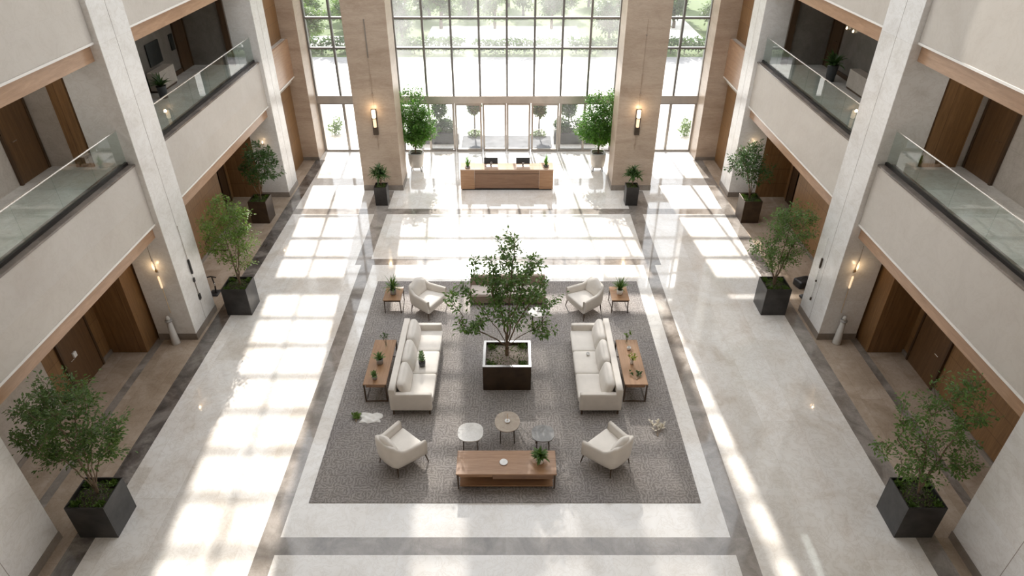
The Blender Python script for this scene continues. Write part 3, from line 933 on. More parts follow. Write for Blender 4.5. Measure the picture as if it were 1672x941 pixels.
potted_tree('sunlit yellow-green tree in black cube planter by the left middle column', (-8.33, 16.95), 13, 0.76, 0.76, 0.95,
            [(0, .15, 2.95, .75, .7, .6), (-.35, .2, 2.2, .6, .6, .4), (.55, 0, 2.5, .45, .55, .4), (.1, .1, 3.4, .55, .5, .4), (.3, 0, 1.75, .5, .5, .25)],
            200, 5, .080, 22, .10, .038, 'leaf_bright', g, base_off=(.08, 0), keepw=KB_)
potted_tree('round-topped green tree in black cube planter by the right middle column', (8.26, 16.95), 14, 0.76, 0.76, 0.95,
            [(.15, .15, 2.9, .75, .7, .55), (-.6, .0, 2.15, .5, .5, .35), (.4, .1, 2.1, .55, .6, .35), (.2, .2, 3.3, .5, .5, .35), (-.2, .1, 1.8, .5, .5, .25)],
            190, 5, .078, 22, .10, .038, 'leaf_mid', g, base_off=(-.05, 0), keepw=KB_)
potted_tree('dark open tree in bronze cube planter near the left far column', (-9.60, 23.0), 15, 0.68, 0.72, 0.92,
            [(.45, 0, 2.3, .75, .65, .6), (.3, 0, 2.85, .5, .5, .4), (-.25, 0, 2.0, .4, .5, .4)],
            95, 4, .115, 20, .10, .032, 'leaf_dark', g, planter='planter_bronze', base_off=(.05, 0), keepw=KC)
potted_tree('dark open tree in bronze cube planter near the right far column', (9.36, 23.05), 16, 0.68, 0.76, 0.92,
            [(-.5, 0, 2.3, .75, .65, .6), (-.3, 0, 2.85, .5, .5, .4), (.3, 0, 2.0, .5, .5, .4)],
            95, 4, .115, 20, .10, .032, 'leaf_dark', g, planter='planter_bronze', base_off=(-.05, 0), keepw=KC)
# centre tree
potted_tree('large spreading tree in square bronze planter at the rug centre', (0.005, 13.69, 0.012), 21, 1.27, 1.10, 0.80,
            [(.05, .1, 3.98, .33, .35, .55), (-.6, .1, 3.5, .36, .4, .5), (.62, .1, 3.45, .36, .4, .5), (-1.08, 0, 2.7, .42, .45, .30), (1.0, 0, 2.75, .40, .45, .32),
             (-1.0, -.1, 1.9, .48, .4, .28), (.92, -.1, 1.8, .48, .4, .32), (0, -.55, 2.45, .6, .35, .35), (0, .6, 2.9, .7, .4, .45), (0, 0, 3.0, .55, .5, .5), (-.55, -.2, 2.3, .4, .4, .4), (.6, .2, 2.4, .4, .4, .4)],
            205, 9, .115, 17, .10, .052, 'leaf_mid', None, planter='planter_bronze', rim='planter_rim', rimw=0.065, soil='gravel_mulch', mossn=420, bark='bark', single=0.30, spray=.42)

# entrance trees in footed pots
def door_tree(label, loc, seed):
    r = thing('potted_tree', label, 'potted tree', loc, 0, 'dense trees flanking the entrance doors')
    m = MB()
    n = 24
    prof = [(.25, .18), (.285, .24), (.325, .55), (.335, .80), (.33, .84), (.285, .84), (.28, .76), (.02, .75)]
    base = len(m.v)
    for rr, z in prof:
        for i in range(n):
            a = 2 * PI * i / n
            k = 1 / (abs(math.cos(a)) ** 4 + abs(math.sin(a)) ** 4) ** 0.25
            m.v.append((rr * k * math.cos(a), rr * k * math.sin(a), z))
    for q in range(len(prof) - 1):
        for i in range(n):
            a = base + q * n + i; b_ = base + q * n + (i + 1) % n
            m.face((a, b_, b_ + n, a + n))
    m.face([base + i for i in range(n)][::-1])
    m.build('pot', 'pot_silver', r, smooth=True)
    m = MB(); m.lathe([(.27, .74), (.2, .775), (.05, .79)], n=20); m.build('soil', 'soil', r, smooth=True)
    for a in (PI / 4, 3 * PI / 4, 5 * PI / 4, 7 * PI / 4):
        c_, s_ = math.cos(a), math.sin(a)
        m = MB(); m.tube([(c_ * .27, s_ * .27, .24), (c_ * .30, s_ * .30, 0)], [.028, .018], 8); m.build('leg', 'dark_bronze', r)
    tb, lb = tree_mesh(seed, (0, 0, .76), [(0, 0, 2.25, .92, .75, .85), (0, 0, 3.0, .68, .6, .8), (.2, 0, 1.75, .88, .7, .45), (-.2, 0, 1.8, .88, .7, .45)], 400, 3, .115, 22, .13, .035, single=0.25, droop=.35, spray=.25)
    tb.build('trunk', 'bark', r, smooth=True); lb.build('foliage', 'leaf_ficus', r)
door_tree('dense bright green tree in silver footed pot left of the entrance', (-4.17, 27.85, 0), 31)
door_tree('dense bright green tree in silver footed pot right of the entrance', (4.00, 27.85, 0), 32)

# short planters at the pillars
def short_planter(label, loc, seed):
    r = thing('potted_plant', label, 'potted plant', loc, 0, 'spiky plants in tall black pots at the pillars')
    m = MB()
    a, b_, h = .245, .255, .80
    pts0 = [(-a, -a), (a, -a), (a, a), (-a, a)]
    n = m.add([(x, y, 0) for x, y in pts0] + [(x * b_ / a, y * b_ / a, h) for x, y in pts0] + [(x * .9, y * .9, h) for x, y in pts0] + [(x * .9, y * .9, h - .08) for x, y in pts0])
    for k in range(3):
        for i in range(4):
            j = (i + 1) % 4
            m.face((n + 4 * k + i, n + 4 * k + j, n + 4 * k + 4 + j, n + 4 * k + 4 + i))
    m.face((n + 3, n + 2, n + 1, n))
    m.build('planter_box', 'planter_metal', r, bevel=0.006)
    m = MB(); m.box(-.218, .218, -.218, .218, h - .12, h - .06); m.build('soil', 'soil', r)
    rr = random.Random(seed)
    m = MB(); tufts(m, -.19, .19, -.19, .19, h - .05, 130, .06, rr); mo = m.build('moss', 'moss', r); mo['kind'] = 'stuff'
    m = MB(); m.tube([(0, 0, h - .08), (.02, 0, h + .15), (0, .01, h + .38)], [.024, .02, .016], 8)
    m.tube([(.02, 0, h + .12), (.10, .02, h + .38)], [.014, .010], 6); m.tube([(.01, 0, h + .1), (-.10, -.03, h + .42)], [.014, .010], 6)
    m.build('trunk', 'bark', r, smooth=True)
    m = MB()
    for cx, cyy, cz in ((0, .01, h + .50), (.17, .02, h + .42), (-.17, -.03, h + .46), (0, -.14, h + .40), (0, .14, h + .42), (0, 0, h + .62)):
        for i in range(34):
            blade(m, (cx, cyy, cz + rr.uniform(-.08, .1)), rr.uniform(0, 2 * PI), rr.uniform(.24, .42), .06, rr.uniform(-.2, 1.4), rr.uniform(.5, 1.5), 4)
    m.build('foliage', 'leaf_dark', r)
short_planter('spiky dark plant in tall black pot before the left pillar', (-5.17, 24.44, 0), 41)
short_planter('spiky dark plant in tall black pot before the right pillar', (5.00, 24.44, 0), 42)

# ------------------------------------------------------------------ rug and furniture
m = MB(); m.box(-4.36, 4.32, 9.48, 18.50, 0.001, 0.012)
tag(m.build('area_rug', 'rug_pile'), 'large charcoal woven rug under the central seating', 'rug')
RZ = 0.0125

def sofa(label, loc, flip):
    r = thing('sofa', label, 'sofa', loc, PI if flip else 0, 'cream three-seat sofas')
    hl = 1.52
    m = MB(); m.box(-.53, .50, -hl + .02, hl - .02, .135, .30); m.build('seat_frame', 'fabric_cream', r, bevel=.015)
    for k in range(3):
        cyy = (k - 1) * 0.945
        m = MB(); m.cushion(.09, cyy, .395, .94, .935, .19, .05, (0.0, 0, .10), 10); m.build('seat_cushion', 'fabric_cushion', r, smooth=True)
    m = MB(); m.cushion(-.455, 0, .488, .17, 2 * hl, .704, .018, n=8); m.build('backrest', 'fabric_cream', r, smooth=True)
    for k in range(3):
        cyy = (k - 1) * 0.945
        m = MB(); m.cushion(-.20, cyy, .685, .20, .925, .50, .09, (.45, 0, .16), 10, Euler((0, R(-16), 0))); m.build('back_cushion', 'fabric_cushion', r, smooth=True)
    for sg in (-1, 1):
        m = MB(); m.cushion(.0, sg * (hl - .06), .405, 1.06, .13, .54, .025, n=8); m.build('armrest', 'fabric_cream', r, smooth=True)
    for x in (-.46, .46):
        for y in (-hl + .03, hl - .03):
            m = MB(); m.box(x - .022, x + .022, y - .022, y + .022, 0, .14); m.build('leg', 'wood_leg', r)
    return r
sofa('cream three-seat sofa on the left, small cactus pot on it', (-2.42, 13.74, RZ), False)
sofa('cream three-seat sofa on the right, white cup on it', (2.38, 13.74, RZ), True)

def armchair(label, loc, rot):
    r = thing('armchair', label, 'armchair', loc, rot, 'cream armchairs at the corners of the seating group')
    # U-shaped shell along a rounded path
    corners = [(.44, .50), (-.30, .38), (-.40, .27), (-.42, 0), (-.40, -.27), (-.30, -.38), (.44, -.50)]
    pts = []
    P = [Vector((x, y, 0)) for x, y in corners]
    for i in range(len(P) - 1):
        nseg = 8 if i in (0, 5) else 4
        for k in range(nseg): pts.append(P[i].lerp(P[i + 1], k / nseg))
    pts.append(P[-1])
    for _ in range(3):
        pts = [pts[0]] + [(pts[i - 1] + pts[i] * 2 + pts[i + 1]) / 4 for i in range(1, len(pts) - 1)] + [pts[-1]]
    m = MB(); th = .085
    rows = []
    cen = Vector((.02, 0, 0))
    for i, p in enumerate(pts):
        a = pts[max(i - 1, 0)]; b_ = pts[min(i + 1, len(pts) - 1)]
        d = (b_ - a).normalized(); nin = Vector((-d.y, d.x, 0))
        if nin.dot(cen - p) < 0: nin = -nin
        t = max(0, min(1, (.44 - p.x) / .80))
        top = .70 + .05 * t + (.19 * max(0, (t - .72) / .28) ** 1.2)
        low = 0.27 + .02 * t
        flare = -nin * 0.0
        prof = [(0.012, low), (-.012, low + .12), (-.02, top - .06), (-.008, top - .012), (.02, top), (th - .03, top), (th, top - .03), (th, low + .1), (th - .015, low)]
        rows.append([p + nin * o + Vector((0, 0, z)) for o, z in prof])
    base = len(m.v); k = len(rows[0])
    for rw in rows:
        for q in rw: m.v.append(tuple(q))
    for i in range(len(rows) - 1):
        for j in range(k):
            a = base + i * k + j; b_ = base + i * k + (j + 1) % k
            m.face((a, b_, b_ + k, a + k))
    m.face([base + j for j in range(k)]); m.face([base + (len(rows) - 1) * k + j for j in range(k)][::-1])
    m.build('shell', 'fabric_chair', r, smooth=True)
    m = MB()
    n = m.add([(.46, -.45, .25), (.46, .45, .25), (-.32, .33, .25), (-.32, -.33, .25), (.46, -.45, .36), (.46, .45, .36), (-.32, .33, .36), (-.32, -.33, .36)])
    for q in ((0, 3, 2, 1), (4, 5, 6, 7), (0, 1, 5, 4), (1, 2, 6, 5), (2, 3, 7, 6), (3, 0, 4, 7)): m.face([n + i for i in q])
    m.build('seat_frame', 'fabric_chair', r, bevel=.02)
    m = MB(); m.cushion(.10, 0, .435, .76, .74, .15, .05, (0, 0, .12), 10, taper=.13); m.build('seat_cushion', 'fabric_cushion', r, smooth=True)
    # peaked back cushion
    m = MB(); nu, nv = 12, 10
    base = len(m.v)
    for sd in (0, 1):
        for i in range(nu + 1):
            u = i / nu * 2 - 1
            for j in range(nv + 1):
                v_ = j / nv
                hgt = .60 - .20 * abs(u) ** 1.3
                z = .47 + v_ * hgt
                edge = (1 - abs(u) ** 3.0) * (1 - abs(2 * v_ - 1) ** 3.0)
                tk = .015 + .085 * max(edge, 0) ** 0.6
                x = -.225 - .10 * v_ + .08 * u * u * 0.6 + (tk if sd else -tk)
                m.v.append((x, u * .33 * (1 + .08 * (1 - v_)), z))
    st = (nu + 1) * (nv + 1)
    for i in range(nu):
        for j in range(nv):
            a = base + i * (nv + 1) + j
            m.face((a, a + nv + 1, a + nv + 2, a + 1)); a += st; m.face((a, a + 1, a + nv + 2, a + nv + 1))
    def rim_(idx):
        for q in range(len(idx) - 1): m.face((idx[q], idx[q + 1], idx[q + 1] + st, idx[q] + st))
    rim_([base + j for j in range(nv + 1)]); rim_([base + nu * (nv + 1) + j for j in range(nv + 1)][::-1])
    rim_([base + i * (nv + 1) for i in range(nu + 1)][::-1]); rim_([base + i * (nv + 1) + nv for i in range(nu + 1)])
    m.build('back_cushion', 'fabric_cushion', r, smooth=True)
    for x, y in ((.40, .44), (.40, -.44), (-.30, .30), (-.30, -.30)):
        m = MB(); m.tube([(x, y, .29), (x * 1.12, y * 1.12, 0.004)], [.022, .013], 8); m.build('leg', 'wood_leg', r)
    return r
armchair('cream armchair at the back left, beside plant-topped side table', (-2.55, 16.88, RZ), R(-30))
armchair('cream armchair at the back right, beside plant-topped side table', (2.47, 16.88, RZ), R(180 + 30))
armchair('cream armchair at the front left, seen from its back', (-2.50, 10.66, RZ), R(48))
armchair('cream armchair at the front right, seen from its back', (2.42, 10.64, RZ), R(180 - 48))

def side_table(label, loc, matname):
    r = thing('side_table', label, 'side table', loc, 0, 'small wooden side tables')
    m = MB(); m.box(-.275, .275, -.38, .38, .47, .50); m.build('tabletop', matname, r, bevel=.006)
    m = MB(); m.box(-.25, .25, -.355, -.335, .42, .47); m.box(-.25, .25, .335, .355, .42, .47); m.box(-.25, -.23, -.335, .335, .42, .47); m.box(.23, .25, -.335, .335, .42, .47)
    m.build('apron', 'wood_leg', r)
    for x in (-.24, .24):
        for y in (-.345, .345):
            m = MB(); m.tube([(x, y, .47), (x * 1.04, y * 1.02, 0)], [.02, .014], 8); m.build('leg', 'wood_leg', r)
side_table('small dark wooden side table at the back left of the rug', (-3.57, 17.03, RZ), 'wood_console')
side_table('small tan wooden side table at the back right of the rug', (3.49, 17.03, RZ), 'wood_table')

def console(label, x0, x1, y0, y1):
    cx, cyy = (x0 + x1) / 2, (y0 + y1) / 2
    r = thing('console_table', label, 'console table', (cx, cyy, RZ), 0, 'long console tables behind the sofas')
    w, d = (x1 - x0) / 2, (y1 - y0) / 2
    m = MB(); m.box(-w, w, -d, d, .565, .60); m.build('tabletop', 'wood_console', r, bevel=.005)
    m = MB()
    m.box(-w + .06, w - .06, -d + .04, d - .04, .46, .564); m.build('drawer_case', 'wood_console', r, bevel=.004)
    for x in (-w + .02, w - .02):
        for y in (-d + .02, d - .02):
            m = MB(); m.box(x - .018, x + .018, y - .018, y + .018, 0, .564); m.build('leg', 'wood_leg', r)
    m = MB()
    for y in (-d + .02, d - .02): m.box(-w + .039, w - .039, y - .012, y + .012, .0, .024)
    for x in (-w + .02, w - .02): m.box(x - .012, x + .012, -d + .039, d - .039, .0, .024)
    m.build('stretcher', 'wood_leg', r)
console('long wooden console table behind the left sofa', -3.70, -3.10, 12.69, 14.55)
console('long wooden console table behind the right sofa', 3.04, 3.64, 12.69, 14.55)

r = thing('coffee_table', 'long low wooden coffee table with shelf at the rug front', 'coffee table', (0.01, 10.19, RZ))
m = MB(); m.box(-1.12, 1.12, -.35, .35, .475, .51); m.build('tabletop', 'wood_table', r, bevel=.005)
for x in (-1.08, 1.08):
    for y in (-.31, .31):
        m = MB(); m.tube([(x, y, .474), (x, y, 0)], [.028, .018], 8); m.build('leg', 'wood_leg', r)
m = MB(); m.box(-1.05, 1.05, -.32, .32, .07, .10); m.build('shelf', 'wood_table', r, bevel=.004)
m = MB(); m.box(-.30, 1.05, -.33, .30, .33, .474); m.build('drawer', 'wood_desk', r, bevel=.004)
m = MB(); m.box(-1.05, -.31, -.33, -.31, .40, .474); m.box(-1.05, 1.05, .31, .33, .36, .474); m.build('apron', 'wood_table', r)

def round_table(label, loc, rx, ry, h, topmat, nleg, sq=2.6):
    r = thing('round_table', label, 'round table', loc, 0, 'small round occasional tables')
    m = MB(); n = 40
    prof = [(.985, h - .03), (1.0, h - .022), (1.0, h - .006), (.99, h)]
    base = len(m.v)
    for k, z in prof:
        for i in range(n):
            a = 2 * PI * i / n
            q = 1 / (abs(math.cos(a)) ** sq + abs(math.sin(a)) ** sq) ** (1 / sq)
            m.v.append((rx * k * q * math.cos(a), ry * k * q * math.sin(a), z))
    for k in range(3):
        for i in range(n):
            a = base + k * n + i; b_ = base + k * n + (i + 1) % n
            m.face((a, b_, b_ + n, a + n))
    m.face([base + i for i in range(n)][::-1]); m.face([base + 3 * n + i for i in range(n)])
    m.build('tabletop', topmat, r)
    for k in range(nleg):
        a = PI / nleg + 2 * PI * k / nleg - PI / 2
        m = MB(); m.tube([(rx * .72 * math.cos(a), ry * .72 * math.sin(a), h - .031), (rx * .80 * math.cos(a), ry * .80 * math.sin(a), 0)], [.016, .012], 8); m.build('leg', 'wood_leg', r)
    return r
round_table('small white marble table, left of the three behind coffee table', (-.85, 11.13, RZ), .305, .305, .50, 'white_marble', 4)
round_table('taupe oval-topped table, tallest and middle of the three', (.025, 11.43, RZ), .305, .345, .55, 'taupe_marble', 4, 2.2)
round_table('small grey-topped table, right of the three behind coffee table', (.87, 11.09, RZ), .27, .27, .50, 'grey_marble', 4)
round_table('small white round table behind the centre tree', (.905, 16.04, RZ), .275, .25, .50, 'white_marble', 4, 2.0)

r = thing('settee', 'low tan settee half hidden behind the centre tree', 'settee', (0, 17.35, RZ))
m = MB(); m.box(-1.2, 1.2, -.27, .33, .08, .33); m.build('seat_frame', 'settee_tan', r, bevel=.015)
for k in (-1, 1):
    m = MB(); m.cushion(k * .59, 0, .38, 1.15, .56, .11, .03, (0, 0, .1), 8); m.build('seat_cushion', 'settee_seat', r, smooth=True)
m = MB(); m.cushion(0, .36, .42, 2.4, .14, .66, .03, n=8); m.build('backrest', 'settee_tan', r, smooth=True)
for x in (-1.12, 1.12):
    for y in (-.2, .28):
        m = MB(); m.box(x - .02, x + .02, y - .02, y + .02, 0, .08); m.build('leg', 'wood_leg', r)

# reception desk
r = thing('reception_desk', 'long wooden reception desk in front of the entrance doors', 'reception desk', (-.08, 26.02, 0))
m = MB()
m.box(-1.36, 1.36, -.355, -.30, .09, .90); m.box(-1.36, 1.36, -.30, .34, .09, .16)
m.build('front_panel', 'wood_desk', r, bevel=.004)
m = MB(); m.box(-1.36, 1.36, -.362, -.356, .745, .76); m.build('groove', 'wood_dark', r)
for sg in (-1, 1):
    a, b_ = sorted((sg * 1.365, sg * 1.955))
    m = MB(); m.box(a, b_, -.37, .36, .06, .90); m.build('end_cabinet', 'wood_table', r, bevel=.005)
m = MB(); m.box(-1.36, 1.36, -.37, .30, .901, .95); m.box(-1.96, -1.365, -.375, .365, .901, .95); m.box(1.365, 1.96, -.375, .365, .901, .95)
m.build('countertop', 'wood_desk_top', r, bevel=.004)
m = MB(); m.box(-1.90, 1.90, -.33, .28, 0, .06); m.build('plinth', 'black_metal', r)

def monitor(label, x, logo):
    r = thing('monitor', label, 'monitor', (x, 26.02, .951), 0, 'reception monitors')
    m = MB(); m.box(-.29, .29, -.02, .02, .10, .38); m.build('display', 'screen_black', r, bevel=.008)
    m = MB(); m.box(-.03, .03, .0, .03, .01, .2); m.build('stand', 'black_metal', r)
    m = MB(); m.box(-.27, .27, -.10, .10, 0, .012); m.build('stand_base', 'wood_desk', r, bevel=.003)
    m = MB()
    def ring(cx, rad, w):
        n = 20
        b0 = len(m.v)
        for i in range(n):
            a = 2 * PI * i / n
            for q, yy in ((rad, -.0225), (rad - w, -.0225), (rad - w, -.0205), (rad, -.0205)):
                m.v.append((cx + q * math.cos(a), yy, .15 + q * math.sin(a)))
        for i in range(n):
            for k in range(4):
                m.face((b0 + i * 4 + k, b0 + i * 4 + (k + 1) % 4, b0 + ((i + 1) % n) * 4 + (k + 1) % 4, b0 + ((i + 1) % n) * 4 + k))
    if logo == 1: ring(.01, .045, .014)
    else: ring(-.022, .024, .01); ring(.026, .024, .01)
    m.build('emblem', 'ceramic_white', r)
monitor('black monitor on the left half of the reception desk, ring emblem', -.75, 1)
monitor('black monitor on the right half of the reception desk, double-dot emblem', .60, 2)

# ------------------------------------------------------------------ small plants and ornaments
def pot_plant(name, label, cat, loc, prof, potmat, leaves, leafmat, group=None, stem=None):
    r = thing(name, label, cat, loc, 0, group)
    m = MB(); m.lathe(prof, n=20, cap1=False); m.build('pot', potmat, r, smooth=True)
    zt = prof[-1][1]; rt = prof[-1][0]
    m = MB(); m.lathe([(rt * .93, zt - .02), (rt * .5, zt - .012), (.004, zt - .01)], n=16, cap0=False); m.build('soil', 'soil', r)
    if stem:
        m = MB(); stem(m); m.build('stem', 'bark', r, smooth=True)
    m = MB(); leaves(m); m.build('leaves', leafmat, r)
    return r
def rosette(seed, z, n, lmin, lmax, w, r0=.02, rise=(.3, 1.4), bend=(.2, 1.0), cx=0, cyy=0):
    def f(m):
        q = random.Random(seed)
        for i in range(n):
            a = q.uniform(0, 2 * PI)
            blade(m, (cx + r0 * math.cos(a), cyy + r0 * math.sin(a), z + q.uniform(-.01, .02)), a, q.uniform(lmin, lmax), w, q.uniform(*rise), q.uniform(*bend), 4)
    return f
def multi(*fs):
    def f(m):
        for k in fs: k(m)
    return f
POT = [(.075, 0), (.09, .02), (.10, .17), (.095, .175), (.085, .172)]
TPOT = lambda s_: [(r_ * s_, z * s_) for r_, z in POT]
pot_plant('potted_plant', 'leafy plant in glass-like pot on the back left side table', 'potted plant', (-3.57, 17.0, .513), TPOT(1.0), 'ceramic_grey',
          multi(rosette(51, .17, 40, .22, .40, .05, rise=(.5, 1.5), bend=(.5, 1.7)), rosette(52, .20, 16, .35, .52, .04, rise=(1.2, 1.55), bend=(.1, .6))), 'leaf_mid', 'plants on the side tables')
pot_plant('potted_plant', 'leafy plant in white pot on the back right side table', 'potted plant', (3.50, 17.0, .513), TPOT(1.0), 'ceramic_white',
          multi(rosette(53, .17, 40, .22, .40, .05, rise=(.5, 1.5), bend=(.5, 1.7)), rosette(54, .20, 16, .35, .50, .035, rise=(1.1, 1.5), bend=(.1, .6))), 'leaf_mid', 'plants on the side tables')
pot_plant('potted_plant', 'bushy green plant in white pot on the coffee table', 'potted plant', (.77, 10.19, RZ + .511), TPOT(.95), 'ceramic_white',
          multi(rosette(55, .17, 46, .14, .27, .075, rise=(.2, 1.4), bend=(.6, 1.6)), rosette(56, .25, 22, .12, .22, .07, rise=(.5, 1.5), bend=(.3, 1.2))), 'leaf_mid')
pot_plant('potted_cactus', 'small pale green cactus-like plant in black pot on left sofa', 'potted plant', (-2.27, 13.55, RZ + .506), TPOT(.95), 'ceramic_dark',
          multi(*[rosette(60 + k, .16 + .055 * k, 14, .09 - .008 * k, .14 - .014 * k, .045, rise=(.1, 1.1), bend=(-.6, .2)) for k in range(6)]), 'leaf_succulent')
pot_plant('potted_plant', 'green plant in glass pot, middle of the left console', 'potted plant', (-3.39, 13.53, RZ + .601), TPOT(.95), 'ceramic_grey',
          rosette(57, .16, 26, .12, .24, .055, rise=(.4, 1.5), bend=(.3, 1.2)), 'leaf_mid')
pot_plant('potted_plant', 'tiny plant in glass pot at the near end of left console', 'potted plant', (-3.42, 12.90, RZ + .601), TPOT(.65), 'ceramic_grey',
          rosette(58, .11, 22, .08, .17, .05, rise=(.5, 1.5), bend=(.2, 1.0)), 'leaf_mid')
def vase_branch(name, label, loc, seed, n, h, leafm, vase='glass_vase'):
    r = thing(name, label, 'vase', loc)
    m = MB(); m.lathe([(.035, 0), (.045, .02), (.04, .10), (.025, .15), (.03, .17)], n=16, cap1=False); m.build('vase_body', vase, r, smooth=True)
    q = random.Random(seed)
    m = MB(); lf = MB()
    for i in range(n):
        a = q.uniform(0, 2 * PI); k = q.uniform(.05, .16); hh = h * q.uniform(.7, 1)
        p1 = Vector((math.cos(a) * k * .5, math.sin(a) * k * .5, hh * .65)); p2 = Vector((math.cos(a) * k, math.sin(a) * k, hh))
        m.tube([(0, 0, .02), p1, p2], [.005, .004, .003], 5)
        for _ in range(7):
            p = p1.lerp(p2, q.uniform(.2, 1.05))
            kite(lf, p, Vector((q.uniform(-1, 1), q.uniform(-1, 1), q.uniform(-.2, 1))), Vector((q.uniform(-1, 1), q.uniform(-1, 1), 1)), .07, .035)
    m.build('stem', 'dry_stem', r); lf.build('leaves', leafm, r)
vase_branch('bud_vase', 'thin dark twigs in a clear vase on the left console far end', (-3.34, 14.25, RZ + .601), 71, 6, .45, 'leaf_dark')
vase_branch('bud_vase', 'green sprig in a clear vase at the right console far end', (3.33, 14.42, RZ + .601), 72, 5, .34, 'leaf_bright')
r = vase_branch('flower_vase', 'round white vase with yellow-green flowers on the right console', (3.34, 13.52, RZ + .601), 73, 8, .30, 'leaf_yellow', 'ceramic_white')
m = MB(); m.lathe([(.03, 0), (.05, .01), (.058, .05), (.05, .085), (.045, .085), (.05, .05), (.02, .012)], n=20, cap1=False)
o = m.build('cup', 'ceramic_white', None, True, loc=(3.35, 14.12, RZ + .601)); tag(o, 'small white cup on the right console table', 'cup')
m = MB(); m.lathe([(.03, 0), (.045, .008), (.055, .06), (.05, .06), (.04, .015), (.01, .012)], n=20, cap1=False)
o = m.build('cup', 'ceramic_white', None, True, loc=(2.22, 14.0, RZ + .503)); tag(o, 'small white cup on the right sofa middle seat', 'cup')
m = MB(); m.lathe([(.04, 0), (.085, .008), (.095, .018), (.08, .016), (.01, .010)], n=24, cap1=False)
o = m.build('dish', 'ceramic_white', None, True, loc=(-.05, 10.18, RZ + .5105)); tag(o, 'small white dish on the long coffee table', 'dish')
def sprig(name, label, cat, loc, seed, n, ln, leafm, size, up=.2, petal=False):
    r = thing(name, label, cat, loc)
    q = random.Random(seed); m = MB(); lf = MB()
    for i in range(n):
        a = q.uniform(-.7, .7) + (PI / 2)
        p1 = Vector((math.cos(a) * ln * .5, math.sin(a) * ln * .5, .05 * up + .01)); p2 = Vector((math.cos(a) * ln, math.sin(a) * ln, .10 * up + .01))
        m.tube([(0, 0, .008), p1, p2], [.006, .005, .003], 5)
        for _ in range(9):
            p = p1.lerp(p2, q.uniform(-.3, 1.05)); p.z = max(p.z, .012)
            kite(lf, p, Vector((q.uniform(-1, 1), q.uniform(-.3, 1), q.uniform(.05, .6))), Vector((q.uniform(-.5, .5), q.uniform(-.5, .5), 1)), size, size * .5)
    m.build('stem', 'dry_stem', r); lf.build('petals' if petal else 'leaves', leafm, r)
    return r
sprig('leaf_sprig', 'dark green leaf sprig lying at the near end of right console', 'sprig', (3.37, 12.86, RZ + .6015), 74, 4, .30, 'leaf_dark', .08, .5)
sprig('leaf_sprig', 'green leaf sprig lying on the rug beside white cloth', 'sprig', (-3.79, 11.93, RZ + .001), 75, 6, .26, 'leaf_bright', .10, .5)
sprig('dried_flower', 'pale dried flower lying on the rug right of an armchair', 'flower', (3.72, 11.45, RZ + .001), 76, 5, .42, 'petal', .10, 1.0, True)
# crumpled white cloth
m = MB(); q = random.Random(8); n = 16
for i in range(n + 1):
    for j in range(n + 1):
        u, v_ = i / n * 2 - 1, j / n * 2 - 1
        an = math.atan2(v_, u); rr = 1 + (.10 * math.sin(3 * an + .6) + .07 * math.sin(7 * an) + .05 * math.sin(11 * an + 2)) * min(1, (u * u + v_ * v_))
        e = max(0, 1 - max(abs(u), abs(v_)) ** 6)
        m.v.append((u * .26 * rr, v_ * .17 * rr, .004 + e * (.03 + .03 * math.sin(7 * u + 2 * v_) * math.cos(5 * v_ - u) + q.uniform(0, .012))))
for i in range(n):
    for j in range(n):
        a = i * (n + 1) + j; m.face((a, a + n + 1, a + n + 2, a + 1))
o = m.build('cloth', 'paper_white', None, True, loc=(-3.45, 12.10, RZ + .001)); tag(o, 'crumpled white cloth on the rug left of the left sofa', 'cloth')
# reed on the taupe table
r = thing('reed_diffuser', 'small white bowl with thin brown reed on taupe table', 'diffuser', (.025, 11.42, RZ + .5505))
m = MB(); m.lathe([(.035, 0), (.06, .01), (.065, .035), (.055, .035), (.02, .012)], n=20, cap1=False); m.build('bowl', 'ceramic_white', r, smooth=True)
m = MB(); m.tube([(0, 0, .012), (.005, .005, .16), (.0, .0, .26)], .006, 6); m.build('reed', 'brass', r)
r = thing('trinket_dish', 'small white trinket on the white table behind centre tree', 'ornament', (.92, 16.06, RZ + .501))
m = MB(); m.lathe([(.03, 0), (.045, .006), (.04, .012), (.008, .014)], n=16); m.build('base', 'ceramic_grey', r, smooth=True)
m = MB(); m.lathe([(.008, .014), (.03, .05), (.012, .09)], n=12); m.build('knob', 'ceramic_white', r, smooth=True)

# desk plants
for x, yy, lab, pm in ((-1.73, 25.86, 'tall narrow green plant in grey bowl on desk left end', 'ceramic_grey'), (1.58, 25.95, 'tall narrow green plant in dark bowl on desk right end', 'ceramic_dark')):
    pot_plant('potted_plant', lab, 'potted plant', (x, yy, .951), [(.06, 0), (.11, .03), (.115, .06), (.10, .06)], pm,
              multi(rosette(int(80 + x * 10), .05, 26, .20, .40, .05, rise=(.9, 1.5), bend=(-.1, .6)), rosette(int(90 + x * 10), .2, 12, .2, .36, .04, rise=(1.1, 1.55), bend=(0, .5))), 'leaf_ficus', 'plants on the reception desk')

